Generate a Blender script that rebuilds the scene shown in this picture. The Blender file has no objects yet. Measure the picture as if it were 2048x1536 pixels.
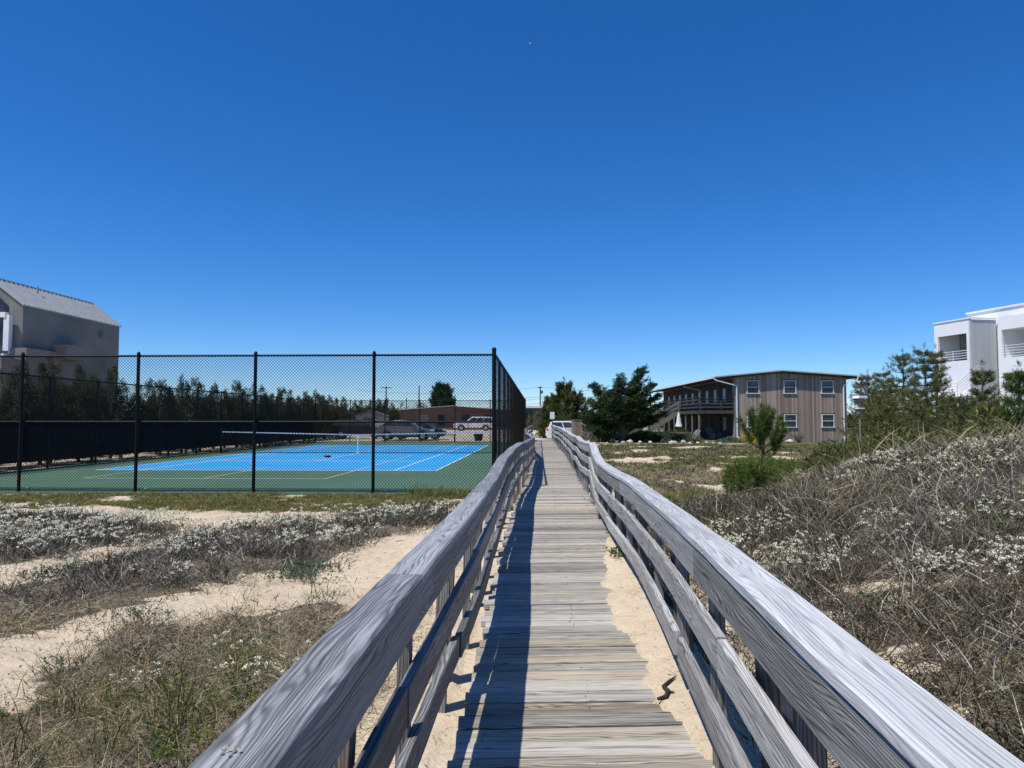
import bpy, math, random
import numpy as np
from mathutils import Vector, Matrix
random.seed(7); RNG = np.random.default_rng(11)
SC = bpy.context.scene; COL = SC.collection
PI = math.pi
# ------------------------------------------------------------------ camera, sky, sun, exposure
F = 1455.0; HOR = 841.0; CZ = 1.58
TH = math.atan((HOR - 768) / F)
cam = bpy.data.cameras.new('camera'); cam.lens = F / 2048 * 36; cam.sensor_width = 36
cam.clip_start = .05; cam.clip_end = 5000
camo = bpy.data.objects.new('camera', cam); COL.objects.link(camo)
camo.location = (0, 0, CZ); camo.rotation_euler = (PI / 2 + TH, 0, 0); SC.camera = camo
SUNV = Vector((.40, .30, -1.0)).normalized()            # direction the light travels
el = math.asin(-SUNV.z); az = math.atan2(-SUNV.x, -SUNV.y)  # azimuth from +Y clockwise
W = bpy.data.worlds.new('World'); SC.world = W; W.use_nodes = True
wn = W.node_tree.nodes; wl = W.node_tree.links
sky = wn.new('ShaderNodeTexSky'); sky.sky_type = 'NISHITA'; sky.sun_disc = False
sky.sun_elevation = el; sky.sun_rotation = az; sky.altitude = 1500
sky.air_density = 1.0; sky.dust_density = 0; sky.ozone_density = 10
bg = wn['Background']; bg.inputs[1].default_value = .142
hs = wn.new('ShaderNodeHueSaturation'); hs.inputs['Hue'].default_value = .505; hs.inputs['Saturation'].default_value = 1.2
wl.new(sky.outputs[0], hs.inputs['Color']); wl.new(hs.outputs[0], bg.inputs[0])
sl = bpy.data.lights.new('sun', 'SUN'); sl.energy = 4.9; sl.angle = math.radians(.53); sl.color = (1, .955, .88)
so = bpy.data.objects.new('sun', sl); COL.objects.link(so)
so.rotation_euler = SUNV.to_track_quat('-Z', 'Y').to_euler(); so.location = (-20, -20, 50)
vs = SC.view_settings; vs.view_transform = 'Standard'; vs.look = 'None'; vs.exposure = 0; vs.gamma = 1
try: vs.use_curve_mapping = False
except Exception: pass
ct, st = math.cos(TH), math.sin(TH)
def ray(px, py):
    u = (px - 1024) / F; v = (768 - py) / F
    return u, ct - v * st, st + v * ct
def AT(px, py, Y):                                       # world point seen at a pixel, at distance Y
    u, f, w = ray(px, py); k = Y / f
    return Vector((u * k, Y, CZ + w * k))
def XA(px, Y): return (px - 1024) / F * Y * (ct + st * 0) / 1.0
def ZA(py, Y): return AT(1024, py, Y).z
def project(x, y, z):
    dz = z - CZ; d = np.maximum(y * ct + dz * st, .05); v = (-y * st + dz * ct) / d
    return 1024 + F * x / d, 768 - F * v
# ------------------------------------------------------------------ noise
def _h(ix, iy, s):
    n = (ix.astype(np.int64) * 374761393 + iy.astype(np.int64) * 668265263 + s * 974634777) & 0x7fffffff
    n = ((n ^ (n >> 13)) * 1274126177) & 0x7fffffff
    n = (n ^ (n >> 16)) & 0xffff
    return n / 65535.0
def vnoise(x, y, s=0):
    x = np.asarray(x, float); y = np.asarray(y, float)
    ix = np.floor(x); iy = np.floor(y); fx = x - ix; fy = y - iy
    fx = fx * fx * (3 - 2 * fx); fy = fy * fy * (3 - 2 * fy)
    a = _h(ix, iy, s); b = _h(ix + 1, iy, s); c = _h(ix, iy + 1, s); d = _h(ix + 1, iy + 1, s)
    return (a * (1 - fx) + b * fx) * (1 - fy) + (c * (1 - fx) + d * fx) * fy
def fbm(x, y, s=0, o=3):
    r = 0; a = .5; t = 0
    for i in range(o):
        r = r + a * vnoise(x * 2 ** i, y * 2 ** i, s + i); t += a; a *= .5
    return r / t
def sst(a, b, x):
    t = np.clip((np.asarray(x, float) - a) / (b - a), 0, 1); return t * t * (3 - 2 * t)
# ------------------------------------------------------------------ lay-out curves of the walk
DL = ([-3, 3.3, 9.56, 14.8, 19, 26, 36, 46, 51], [-.50, -.25, -.06, .20, .42, .72, 1.02, 1.35, 1.55])
DR = ([-3, 3.3, 5, 9.56, 14.8, 19.3, 26.5, 45, 51], [.85, .98, 1.03, 1.22, 1.5, 1.7, 2.0, 2.69, 2.9])
CL = ([-3, 1.1, 3.17, 4.85, 7.3, 8.9, 10.4, 14.5, 17.6, 21, 26, 31, 42, 47, 50.5], [-.56, -.392, -.294, -.215, -.145, -.09, -.04, .14, .37, .56, .84, .72, .85, .95, 1.50])
CR = ([-3, 1.08, 1.67, 2.68, 3.8, 4.95, 6.6, 8.1, 10.5, 14, 19.3, 26.5, 38, 50.5], [.36, .600, .645, .735, .835, .93, 1.04, 1.12, 1.22, 1.47, 1.70, 2.0, 2.5, 2.72])
def dl(y): return np.interp(y, *DL)
def dr(y): return np.interp(y, *DR)
def smooth_interp(y, c):
    w = np.array([-.5, -.25, 0, .25, .5]); k = np.array([1, 2, 3, 2, 1]) / 9
    return sum(kk * np.interp(np.asarray(y) + ww * 1.6, *c) for ww, kk in zip(w, k))
def cl(y): return smooth_interp(y, CL)
def cr(y): return smooth_interp(y, CR)
def dz(y):                                               # deck top
    return .16 + .028 * np.sin(np.asarray(y) * .62 + .7) * sst(6, 12, y) + .05 * np.sin(np.asarray(y) * .28) * sst(12, 20, y)
# ------------------------------------------------------------------ terrain
CA = .037
C0 = np.array([-.39, 15.9]); EX = np.array([-math.cos(CA), math.sin(CA)]); EY = np.array([math.sin(CA), math.cos(CA)])
CW, CLEN = 15.4, 37.0
def court_local(x, y):
    dx = x - C0[0]; dy = y - C0[1]
    return dx * EX[0] + dy * EX[1], dx * EY[0] + dy * EY[1]
def CP(lx, ly, z=0.0):
    p = C0 + EX * lx + EY * ly; return Vector((p[0], p[1], z))
def terrain(x, y):
    x = np.asarray(x, float); y = np.asarray(y, float)
    base = .135 - .175 * sst(10.5, 15.5, y)
    base = base - .16 * sst(14, 30, x) * sst(20, 50, y) - .12 * sst(20, 28, x) * sst(40, 58, y)
    base = base + .27 * sst(64, 90, y)
    l, t = court_local(x, y)
    out = np.maximum(np.maximum(-l, l - CW), np.maximum(-t, t - CLEN))    # <0 inside the court
    und = (fbm(x * .55, y * .55, 3) - .5) * .22 * sst(.2, 2.2, np.minimum(np.abs(x - (dl(y) - .3)), 9)) * (1 - sst(48, 60, y))
    und = und * sst(.0, 1.5, out)
    s = x - (cr(y) + .32)
    env = sst(-6, 0, y) * (1 - sst(8.3, 14.5, y))
    hump = .95 * sst(-.1, 3.9, s) + .12 * sst(2.5, 7, s) * (1 - sst(4, 10, y) * .4)
    mound = env * hump * (.86 + .30 * fbm(x * .45, y * .45, 9)) * (1 - .55 * sst(9, 22, s))
    rightlow = -.10 * sst(0, 2, s) * sst(13, 18, y) * (1 - sst(55, 65, y))
    small = (fbm(x * 5, y * 5, 21) - .5) * .05 + (vnoise(x * 9 + y * 2, y * 3.0, 23) - .5) * .016 + (fbm(x * 1.9, y * 1.9, 5) - .5) * .07
    amp = 1 - sst(30, 45, y)
    z = base + und + mound + rightlow + small * amp * sst(-.3, 1.2, out)
    z = np.where(out < .35, np.minimum(z, -.05 + .04 * sst(-.1, .35, out)), z)
    # the walk: sand stays under the boards except the drift on the right edge
    on = (x > dl(y) - .10) & (x < dr(y) + .10) & (y < 51.3)
    drift = np.interp(y, [-3, 2.9, 3.3, 3.6, 3.95, 4.3, 4.9, 5.3, 5.9, 6.8, 7.5, 8.6, 9.6], [.72, .76, .79, .765, .72, .765, .735, .735, .755, .86, .95, 1.12, 1.4])
    drift = drift + (fbm(x * 0 + 3, y * 3.1, 8, 3) - .5) * .16 + (vnoise(y * 14, y * 0 + x * 3, 4) - .5) * .05
    sandz = .16 + .012 + (x - drift) * .17
    under = np.minimum(z, .16 - .045 - .09 * sst(12, 17, y))
    dd = np.where(x > drift, np.minimum(np.maximum(sandz, under), .235), under)
    dd = np.where(y > 9.7, under, dd)
    lowl = np.minimum(z, .155)
    z = np.where(on, dd, z)
    nearl = (x <= dl(y) - .10) & (x > dl(y) - .9) & (y < 14)
    z = np.where(nearl, z * sst(.1, .9, dl(y) - x) + np.minimum(z, .145) * (1 - sst(.1, .9, dl(y) - x)), z)
    nr = (x >= dr(y) + .10) & (x < dr(y) + .5) & (y < 14)
    return z
def tz(x, y): return float(terrain(np.array([x]), np.array([y]))[0])
# ------------------------------------------------------------------ object helpers
def link(o, parent=None):
    COL.objects.link(o)
    if parent is not None: o.parent = parent
    return o
def tag(o, label=None, cat=None, group=None, kind=None):
    if label: o['label'] = label
    if cat: o['category'] = cat
    if group: o['group'] = group
    if kind: o['kind'] = kind
    return o
def empty(name, loc, rz=0, label=None, cat=None, group=None, kind=None):
    o = bpy.data.objects.new(name, None); link(o); o.location = loc; o.rotation_euler = (0, 0, rz)
    o.empty_display_size = .2
    return tag(o, label, cat, group, kind)
KIDS = {}
def copy_thing(o, loc=None, rz=None, scale=None, label=None, group=None, parent=None):
    c = o.copy(); link(c, parent)
    if loc is not None: c.location = loc
    if rz is not None: c.rotation_euler = (0, 0, rz)
    if scale is not None: c.scale = scale
    if label: c['label'] = label
    if group: c['group'] = group
    for ch in KIDS.get(o.name, []):
        k = copy_thing(ch, parent=c); KIDS.setdefault(c.name, []).append(k)
    return c
def np_mesh(name, verts, faces, mat, parent=None, tone=None, uv=None, smooth=False, colname='tone'):
    verts = np.asarray(verts, np.float32); faces = np.asarray(faces, np.int32)
    k = faces.shape[1]; m = bpy.data.meshes.new(name)
    m.vertices.add(len(verts)); m.vertices.foreach_set('co', verts.ravel())
    m.loops.add(faces.size); m.loops.foreach_set('vertex_index', faces.ravel())
    m.polygons.add(len(faces)); m.polygons.foreach_set('loop_start', np.arange(0, faces.size, k, dtype=np.int32))
    try: m.polygons.foreach_set('loop_total', np.full(len(faces), k, np.int32))
    except Exception: pass
    m.polygons.foreach_set('use_smooth', np.full(len(faces), smooth, bool))
    if tone is not None:
        a = m.attributes.new(colname, 'FLOAT', 'FACE'); a.data.foreach_set('value', np.asarray(tone, np.float32))
    m.update(); m.validate(verbose=False)
    m.materials.append(mat)
    o = bpy.data.objects.new(name, m); link(o, parent)
    if parent is not None: KIDS.setdefault(parent.name, []).append(o)
    return o
class MB:
    def __init__(s): s.v = []; s.f = []; s.uv = []; s.t = []; s.sm = []
    def add(s, vs_, fs, uvs=None, tone=None, smooth=False):
        b = len(s.v); s.v += [tuple(p) for p in vs_]
        t = random.random() if tone is None else tone
        for i, f in enumerate(fs):
            s.f.append([b + j for j in f]); s.t.append(t); s.sm.append(smooth)
            s.uv.append(uvs[i] if uvs else [(0, 0)] * len(f))
        return s
    def box(s, c, size, R=None, tone=None, long=None):
        hx, hy, hz = [a / 2 for a in size]; c = Vector(c)
        vs_ = [Vector((x, y, z)) for x in (-hx, hx) for y in (-hy, hy) for z in (-hz, hz)]
        fs = [(0, 1, 3, 2), (4, 6, 7, 5), (0, 4, 5, 1), (2, 3, 7, 6), (0, 2, 6, 4), (1, 5, 7, 3)]
        L = long if long is not None else max(range(3), key=lambda i: size[i])
        o1, o2 = [i for i in range(3) if i != L]; ou = random.random() * 50; ov = random.random() * 50
        uvs = []
        for f in fs:
            ax = [i for i in range(3) if len({round(vs_[j][i], 7) for j in f}) == 1]
            ax = ax[0] if ax else o1
            if ax == L: uvs.append([(vs_[j][o1] * .3 + ou, vs_[j][o2] + ov) for j in f])
            else:
                w = [i for i in (o1, o2) if i != ax][0]
                uvs.append([(vs_[j][L] + ou, vs_[j][w] + ov + ax * .37) for j in f])
        if R is not None: vs_ = [R @ p for p in vs_]
        return s.add([c + p for p in vs_], fs, uvs, tone)
    def beam(s, p0, p1, w, h, tone=None, up=(0, 0, 1)):   # w across, h along up
        p0 = Vector(p0); p1 = Vector(p1); d = p1 - p0; L = d.length; y = d.normalized()
        up = Vector(up)
        if abs(y.dot(up)) > .99: up = Vector((0, 1, 0)) if abs(y.y) < .9 else Vector((1, 0, 0))
        x = y.cross(up).normalized(); z = x.cross(y)
        R = Matrix((x, y, z)).transposed()
        return s.box((p0 + p1) / 2, (w, L, h), R, tone, long=1)
    def tube(s, p0, p1, r, n=8, r1=None, cap=True, smooth=True, tone=None):
        p0 = Vector(p0); p1 = Vector(p1); y = (p1 - p0).normalized()
        a = Vector((0, 0, 1)) if abs(y.z) < .9 else Vector((1, 0, 0))
        x = y.cross(a).normalized(); z = x.cross(y); r1 = r if r1 is None else r1
        vs_ = []
        for p, rr in ((p0, r), (p1, r1)):
            for i in range(n):
                t = 2 * PI * i / n; vs_.append(p + x * math.cos(t) * rr + z * math.sin(t) * rr)
        fs = [(i, (i + 1) % n, n + (i + 1) % n, n + i) for i in range(n)]
        L = (p1 - p0).length
        uvs = [[(0, i / n * r * 6), (0, (i + 1) / n * r * 6), (L, (i + 1) / n * r * 6), (L, i / n * r * 6)] for i in range(n)]
        s.add(vs_, fs, uvs, tone, smooth)
        if cap: s.add(vs_[:n], [tuple(range(n))[::-1]], None, tone); s.add(vs_[n:], [tuple(range(n))], None, tone)
        return s
    def path(s, pts, rs, n=6, tone=None):
        pts = [Vector(p) for p in pts]; V = []
        for i, p in enumerate(pts):
            y = (pts[min(i + 1, len(pts) - 1)] - pts[max(i - 1, 0)]).normalized()
            a = Vector((0, 0, 1)) if abs(y.z) < .9 else Vector((1, 0, 0))
            x = y.cross(a).normalized(); z = x.cross(y)
            V += [p + (x * math.cos(2 * PI * j / n) + z * math.sin(2 * PI * j / n)) * rs[i] for j in range(n)]
        fs = [(i * n + j, i * n + (j + 1) % n, (i + 1) * n + (j + 1) % n, (i + 1) * n + j) for i in range(len(pts) - 1) for j in range(n)]
        return s.add(V, fs, None, tone, True)
    def lathe(s, c, prof, n=14, tone=None, smooth=True):
        c = Vector(c); V = [c + Vector((r * math.cos(2 * PI * j / n), r * math.sin(2 * PI * j / n), z)) for r, z in prof for j in range(n)]
        fs = [(i * n + j, i * n + (j + 1) % n, (i + 1) * n + (j + 1) % n, (i + 1) * n + j) for i in range(len(prof) - 1) for j in range(n)]
        return s.add(V, fs, None, tone, smooth)
    def extrude(s, pts, vec, tone=None):                  # closed polygon of 3-D points swept by vec
        pts = [Vector(p) for p in pts]; vec = Vector(vec); n = len(pts)
        fs = [tuple(range(n))[::-1], tuple(range(n, 2 * n))] + [(i, (i + 1) % n, n + (i + 1) % n, n + i) for i in range(n)]
        return s.add(pts + [p + vec for p in pts], fs, None, tone)
    def ico(s, c, r, sc=(1, 1, 1), seed=0, amp=.15, sub=2, tone=None):
        import bmesh
        bm = bmesh.new(); bmesh.ops.create_icosphere(bm, subdivisions=sub, radius=1)
        rr = random.Random(seed); ph = [rr.uniform(0, 6) for _ in range(9)]
        V = []
        for v in bm.verts:
            p = v.co.copy(); k = 1 + amp * (math.sin(p.x * 2.7 + ph[0]) * math.cos(p.y * 2.3 + ph[1]) + .6 * math.sin(p.z * 4.1 + ph[2] + p.x * 3) + .4 * math.sin(p.y * 6 + ph[3]))
            V.append(Vector(c) + Vector((p.x * sc[0], p.y * sc[1], p.z * sc[2])) * r * k)
        fs = [tuple(v.index for v in f.verts) for f in bm.faces]; bm.free()
        return s.add(V, fs, None, tone, True)
    def build(s, name, mat, parent=None, bevel=0, recalc=True):
        m = bpy.data.meshes.new(name); m.from_pydata(s.v, [], s.f)
        uvl = m.uv_layers.new(name='UVMap'); i = 0
        flat = [c for f in s.uv for p in f for c in p]; uvl.data.foreach_set('uv', flat)
        a = m.attributes.new('tone', 'FLOAT', 'FACE'); a.data.foreach_set('value', s.t)
        m.polygons.foreach_set('use_smooth', s.sm)
        if recalc:
            import bmesh
            bm = bmesh.new(); bm.from_mesh(m); bmesh.ops.recalc_face_normals(bm, faces=bm.faces)
            bm.to_mesh(m); bm.free()
        m.materials.append(mat)
        o = bpy.data.objects.new(name, m); link(o, parent)
        if parent is not None: KIDS.setdefault(parent.name, []).append(o)
        if bevel:
            b = o.modifiers.new('b', 'BEVEL'); b.width = bevel; b.segments = 2; b.limit_method = 'ANGLE'
        return o
# ------------------------------------------------------------------ materials
def mat_base(name, rough=.7, spec=.3):
    m = bpy.data.materials.new(name); m.use_nodes = True
    n = m.node_tree.nodes; b = n['Principled BSDF']; b.inputs['Roughness'].default_value = rough
    b.inputs['Specular IOR Level'].default_value = spec
    return m, n, m.node_tree.links, b
def ramp(n, stops):
    r = n.new('ShaderNodeValToRGB'); e = r.color_ramp.elements
    while len(e) < len(stops): e.new(.5)
    for i, (p, c) in enumerate(stops): e[i].position = p; e[i].color = (*c, 1)
    return r
def mixc(n, l, fac, a, b, mode='MIX'):
    x = n.new('ShaderNodeMix'); x.data_type = 'RGBA'; x.blend_type = mode
    for sock, v in ((0, fac), (6, a), (7, b)):
        if hasattr(v, 'links'): l.new(v, x.inputs[sock])
        elif isinstance(v, (int, float)): x.inputs[sock].default_value = v
        else: x.inputs[sock].default_value = (*v, 1)
    return x.outputs[2]
def noise(n, l, scale, detail=4, vec=None, dist=0, rough=.5):
    t = n.new('ShaderNodeTexNoise'); t.inputs['Scale'].default_value = scale; t.inputs['Detail'].default_value = detail
    t.inputs['Distortion'].default_value = dist; t.inputs['Roughness'].default_value = rough
    if vec is not None: l.new(vec, t.inputs['Vector'])
    return t.outputs['Fac']
def mth(n, l, op, a, b=None, c=None):
    x = n.new('ShaderNodeMath'); x.operation = op
    for i, v in enumerate((a, b, c)):
        if v is None: continue
        if hasattr(v, 'links'): l.new(v, x.inputs[i])
        else: x.inputs[i].default_value = v
    return x.outputs[0]
def vmul(n, l, vec, s):
    x = n.new('ShaderNodeVectorMath'); x.operation = 'MULTIPLY'; l.new(vec, x.inputs[0]); x.inputs[1].default_value = s; return x.outputs[0]
def bump(n, l, b, h, strength=.3, dist=.01):
    x = n.new('ShaderNodeBump'); x.inputs['Strength'].default_value = strength; x.inputs['Distance'].default_value = dist
    l.new(h, x.inputs['Height']); l.new(x.outputs[0], b.inputs['Normal']); return x
def attr(n, name):
    a = n.new('ShaderNodeAttribute'); a.attribute_name = name; return a.outputs['Fac']
def plain(name, col, rough=.6, spec=.3, var=.12, scale=8, metal=0, coord='Object'):
    m, n, l, b = mat_base(name, rough, spec); tc = n.new('ShaderNodeTexCoord').outputs[coord]
    f = noise(n, l, scale, 4, tc)
    r = ramp(n, [(.3, tuple(c * (1 - var) for c in col)), (.7, tuple(min(1, c * (1 + var)) for c in col))])
    l.new(f, r.inputs[0]); l.new(r.outputs[0], b.inputs['Base Color']); b.inputs['Metallic'].default_value = metal
    return m
def wood(name, dark, mid, light, ringscale=42, tonevar=.35, warm=None, rough=.75, bumpk=.5, crack=.55, ringamp=.21):
    m, n, l, b = mat_base(name, rough, .35)
    uv = n.new('ShaderNodeTexCoord').outputs['UV']; t = attr(n, 'tone')
    sep = n.new('ShaderNodeSeparateXYZ'); l.new(uv, sep.inputs[0])
    u, v = sep.outputs[0], sep.outputs[1]
    cmb = n.new('ShaderNodeCombineXYZ'); l.new(mth(n, l, 'MULTIPLY', u, .6), cmb.inputs[0]); l.new(mth(n, l, 'MULTIPLY', v, 5.5), cmb.inputs[1]); l.new(mth(n, l, 'MULTIPLY', t, 31), cmb.inputs[2])
    warp = noise(n, l, 1.6, 2, cmb.outputs[0])
    ring = mth(n, l, 'SINE', mth(n, l, 'MULTIPLY', mth(n, l, 'ADD', mth(n, l, 'MULTIPLY', v, 15.0), mth(n, l, 'MULTIPLY', warp, 2.6)), ringscale))
    ring = mth(n, l, 'SUBTRACT', .45, mth(n, l, 'POWER', mth(n, l, 'MULTIPLY_ADD', ring, .5, .5), 2.2))
    c2 = n.new('ShaderNodeCombineXYZ'); l.new(mth(n, l, 'MULTIPLY', u, 4), c2.inputs[0]); l.new(mth(n, l, 'MULTIPLY', v, 170), c2.inputs[1]); l.new(t, c2.inputs[2])
    fine = noise(n, l, 1, 4, c2.outputs[0], 0, .65)
    c3 = n.new('ShaderNodeCombineXYZ'); l.new(mth(n, l, 'MULTIPLY', u, 1.3), c3.inputs[0]); l.new(mth(n, l, 'MULTIPLY', v, 30), c3.inputs[1]); l.new(mth(n, l, 'MULTIPLY', t, 9), c3.inputs[2])
    blot = noise(n, l, 1, 3, c3.outputs[0])
    h = mth(n, l, 'ADD', mth(n, l, 'MULTIPLY', ring, ringamp), mth(n, l, 'ADD', mth(n, l, 'MULTIPLY', fine, .62), mth(n, l, 'MULTIPLY', blot, .38)))
    h = mth(n, l, 'ADD', h, mth(n, l, 'MULTIPLY', mth(n, l, 'SUBTRACT', t, .5), tonevar))
    r = ramp(n, [(.28, dark), (.5, mid), (.70, light)]); l.new(h, r.inputs[0])
    col = r.outputs[0]
    if warm is not None:
        wr = ramp(n, [(.72, (0, 0, 0)), (.9, (1, 1, 1))]); wt = n.new('ShaderNodeTexWhiteNoise'); wt.noise_dimensions = '1D'; l.new(t, wt.inputs['W']); l.new(wt.outputs['Value'], wr.inputs[0])
        col = mixc(n, l, mth(n, l, 'MULTIPLY', wr.outputs[0], .55), col, mixc(n, l, 1, col, warm, 'MULTIPLY'))
    # long dark checks and knots
    c4 = n.new('ShaderNodeCombineXYZ'); l.new(mth(n, l, 'MULTIPLY', u, 2.2), c4.inputs[0]); l.new(mth(n, l, 'MULTIPLY', v, 75), c4.inputs[1]); l.new(mth(n, l, 'MULTIPLY', t, 77), c4.inputs[2])
    ck = noise(n, l, 1, 2, c4.outputs[0], .4)
    cr_ = ramp(n, [(.27, (crack,) * 3), (.34, (0, 0, 0))]); l.new(ck, cr_.inputs[0])
    col = mixc(n, l, cr_.outputs[0], col, tuple(c * .45 for c in dark))
    kv = n.new('ShaderNodeTexVoronoi'); kv.inputs['Scale'].default_value = 1; kc = n.new('ShaderNodeCombineXYZ')
    l.new(mth(n, l, 'MULTIPLY', u, 2.4), kc.inputs[0]); l.new(mth(n, l, 'MULTIPLY', v, 6), kc.inputs[1]); l.new(kc.outputs[0], kv.inputs['Vector'])
    kr = ramp(n, [(.02, (.75,) * 3), (.075, (0, 0, 0))]); l.new(kv.outputs['Distance'], kr.inputs[0])
    col = mixc(n, l, kr.outputs[0], col, tuple(c * .6 for c in dark))
    l.new(col, b.inputs['Base Color'])
    bump(n, l, b, mth(n, l, 'SUBTRACT', h, mth(n, l, 'MULTIPLY', cr_.outputs[0], .6)), bumpk, .004)
    return m
def leafy(name, stops, rough=.65, trans=.25, spec=.2):
    m, n, l, b = mat_base(name, rough, spec); r = ramp(n, stops); l.new(attr(n, 'tone'), r.inputs[0])
    l.new(r.outputs[0], b.inputs['Base Color'])
    if trans:
        tr = n.new('ShaderNodeBsdfTranslucent'); l.new(r.outputs[0], tr.inputs['Color'])
        mx = n.new('ShaderNodeMixShader'); mx.inputs[0].default_value = trans
        l.new(b.outputs[0], mx.inputs[1]); l.new(tr.outputs[0], mx.inputs[2]); l.new(mx.outputs[0], n['Material Output'].inputs['Surface'])
    return m
def siding(name, stops, w=.14, vertical=True, bumpk=.4, rough=.8):
    m, n, l, b = mat_base(name, rough, .2); tc = n.new('ShaderNodeTexCoord').outputs['Object']
    s = n.new('ShaderNodeSeparateXYZ'); l.new(tc, s.inputs[0])
    c = mth(n, l, 'ADD', s.outputs[0], s.outputs[1]) if vertical else s.outputs[2]
    c = mth(n, l, 'DIVIDE', c, w); fl = mth(n, l, 'FLOOR', c); fr = mth(n, l, 'FRACT', c)
    wnz = n.new('ShaderNodeTexWhiteNoise'); wnz.noise_dimensions = '1D'; l.new(fl, wnz.inputs['W'])
    g = noise(n, l, 1, 4, vmul(n, l, tc, (30, 30, .7) if vertical else (.7, .7, 30)))
    big = noise(n, l, .6, 3, tc)
    h = mth(n, l, 'ADD', mth(n, l, 'MULTIPLY', wnz.outputs[0], .45), mth(n, l, 'ADD', mth(n, l, 'MULTIPLY', g, .35), mth(n, l, 'MULTIPLY', big, .3)))
    r = ramp(n, stops); l.new(h, r.inputs[0])
    gap = mth(n, l, 'LESS_THAN', fr, .06)
    l.new(mixc(n, l, mth(n, l, 'MULTIPLY', gap, .6), r.outputs[0], tuple(x * .3 for x in stops[0][1])), b.inputs['Base Color'])
    bump(n, l, b, mth(n, l, 'SUBTRACT', g, mth(n, l, 'MULTIPLY', gap, 2)), bumpk, .01)
    return m
def glass(name, col=(.02, .025, .03), rough=.08):
    m, n, l, b = mat_base(name, rough, .3); tc = n.new('ShaderNodeTexCoord').outputs['Object']
    r = ramp(n, [(.35, col), (.7, tuple(c * 2.2 + .01 for c in col))]); l.new(noise(n, l, 2.5, 2, tc), r.inputs[0]); l.new(r.outputs[0], b.inputs['Base Color'])
    return m
M = {}
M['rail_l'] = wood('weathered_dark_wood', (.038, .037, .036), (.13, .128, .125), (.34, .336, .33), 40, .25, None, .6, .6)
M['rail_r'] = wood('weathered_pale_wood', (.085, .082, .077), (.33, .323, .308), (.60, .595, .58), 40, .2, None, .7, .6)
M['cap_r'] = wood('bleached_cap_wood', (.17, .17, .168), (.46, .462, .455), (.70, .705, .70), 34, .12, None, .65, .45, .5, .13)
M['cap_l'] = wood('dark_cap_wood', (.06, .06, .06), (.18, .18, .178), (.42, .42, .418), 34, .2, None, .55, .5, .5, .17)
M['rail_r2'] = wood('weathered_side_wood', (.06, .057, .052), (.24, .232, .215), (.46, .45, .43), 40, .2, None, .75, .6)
M['deck'] = wood('weathered_deck_wood', (.07, .065, .057), (.285, .268, .235), (.53, .50, .435), 38, .26, (1.15, .98, .72), .8, .5, .8)
M['post'] = wood('grey_post_wood', (.08, .075, .07), (.24, .225, .20), (.42, .40, .36), 30, .35, None, .8, .5)
M['oldpost'] = wood('brown_post_wood', (.05, .04, .032), (.15, .12, .095), (.27, .23, .19), 30, .3, None, .85, .5)
M['black'] = plain('black_vinyl_steel', (.004, .004, .0045), .5, .22, .2)
M['wire'] = plain('black_vinyl_wire', (.008, .008, .009), .5, .3, .1)
M['screen'] = plain('dark_fabric_and_hedge_shade', (.006, .008, .009), .9, .1, .3)  # dark cloth; on the court fence its near-black also carries juniper shade
M['white'] = plain('white_paint', (.80, .80, .80), .5, .3, .03, 2)
M['whitemetal'] = plain('white_metal', (.72, .72, .70), .4, .4, .04)
M['glass'] = glass('dark_window_glass')
M['rock'] = plain('pale_rock', (.52, .50, .45), .9, .1, .2, 6)
M['bark'] = plain('grey_bark', (.11, .095, .08), .95, .1, .4, 14)
M['rubber'] = plain('black_rubber', (.012, .012, .012), .8, .2)
M['chrome'] = plain('alloy', (.5, .5, .52), .3, .5, .05, 4, .8)
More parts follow.
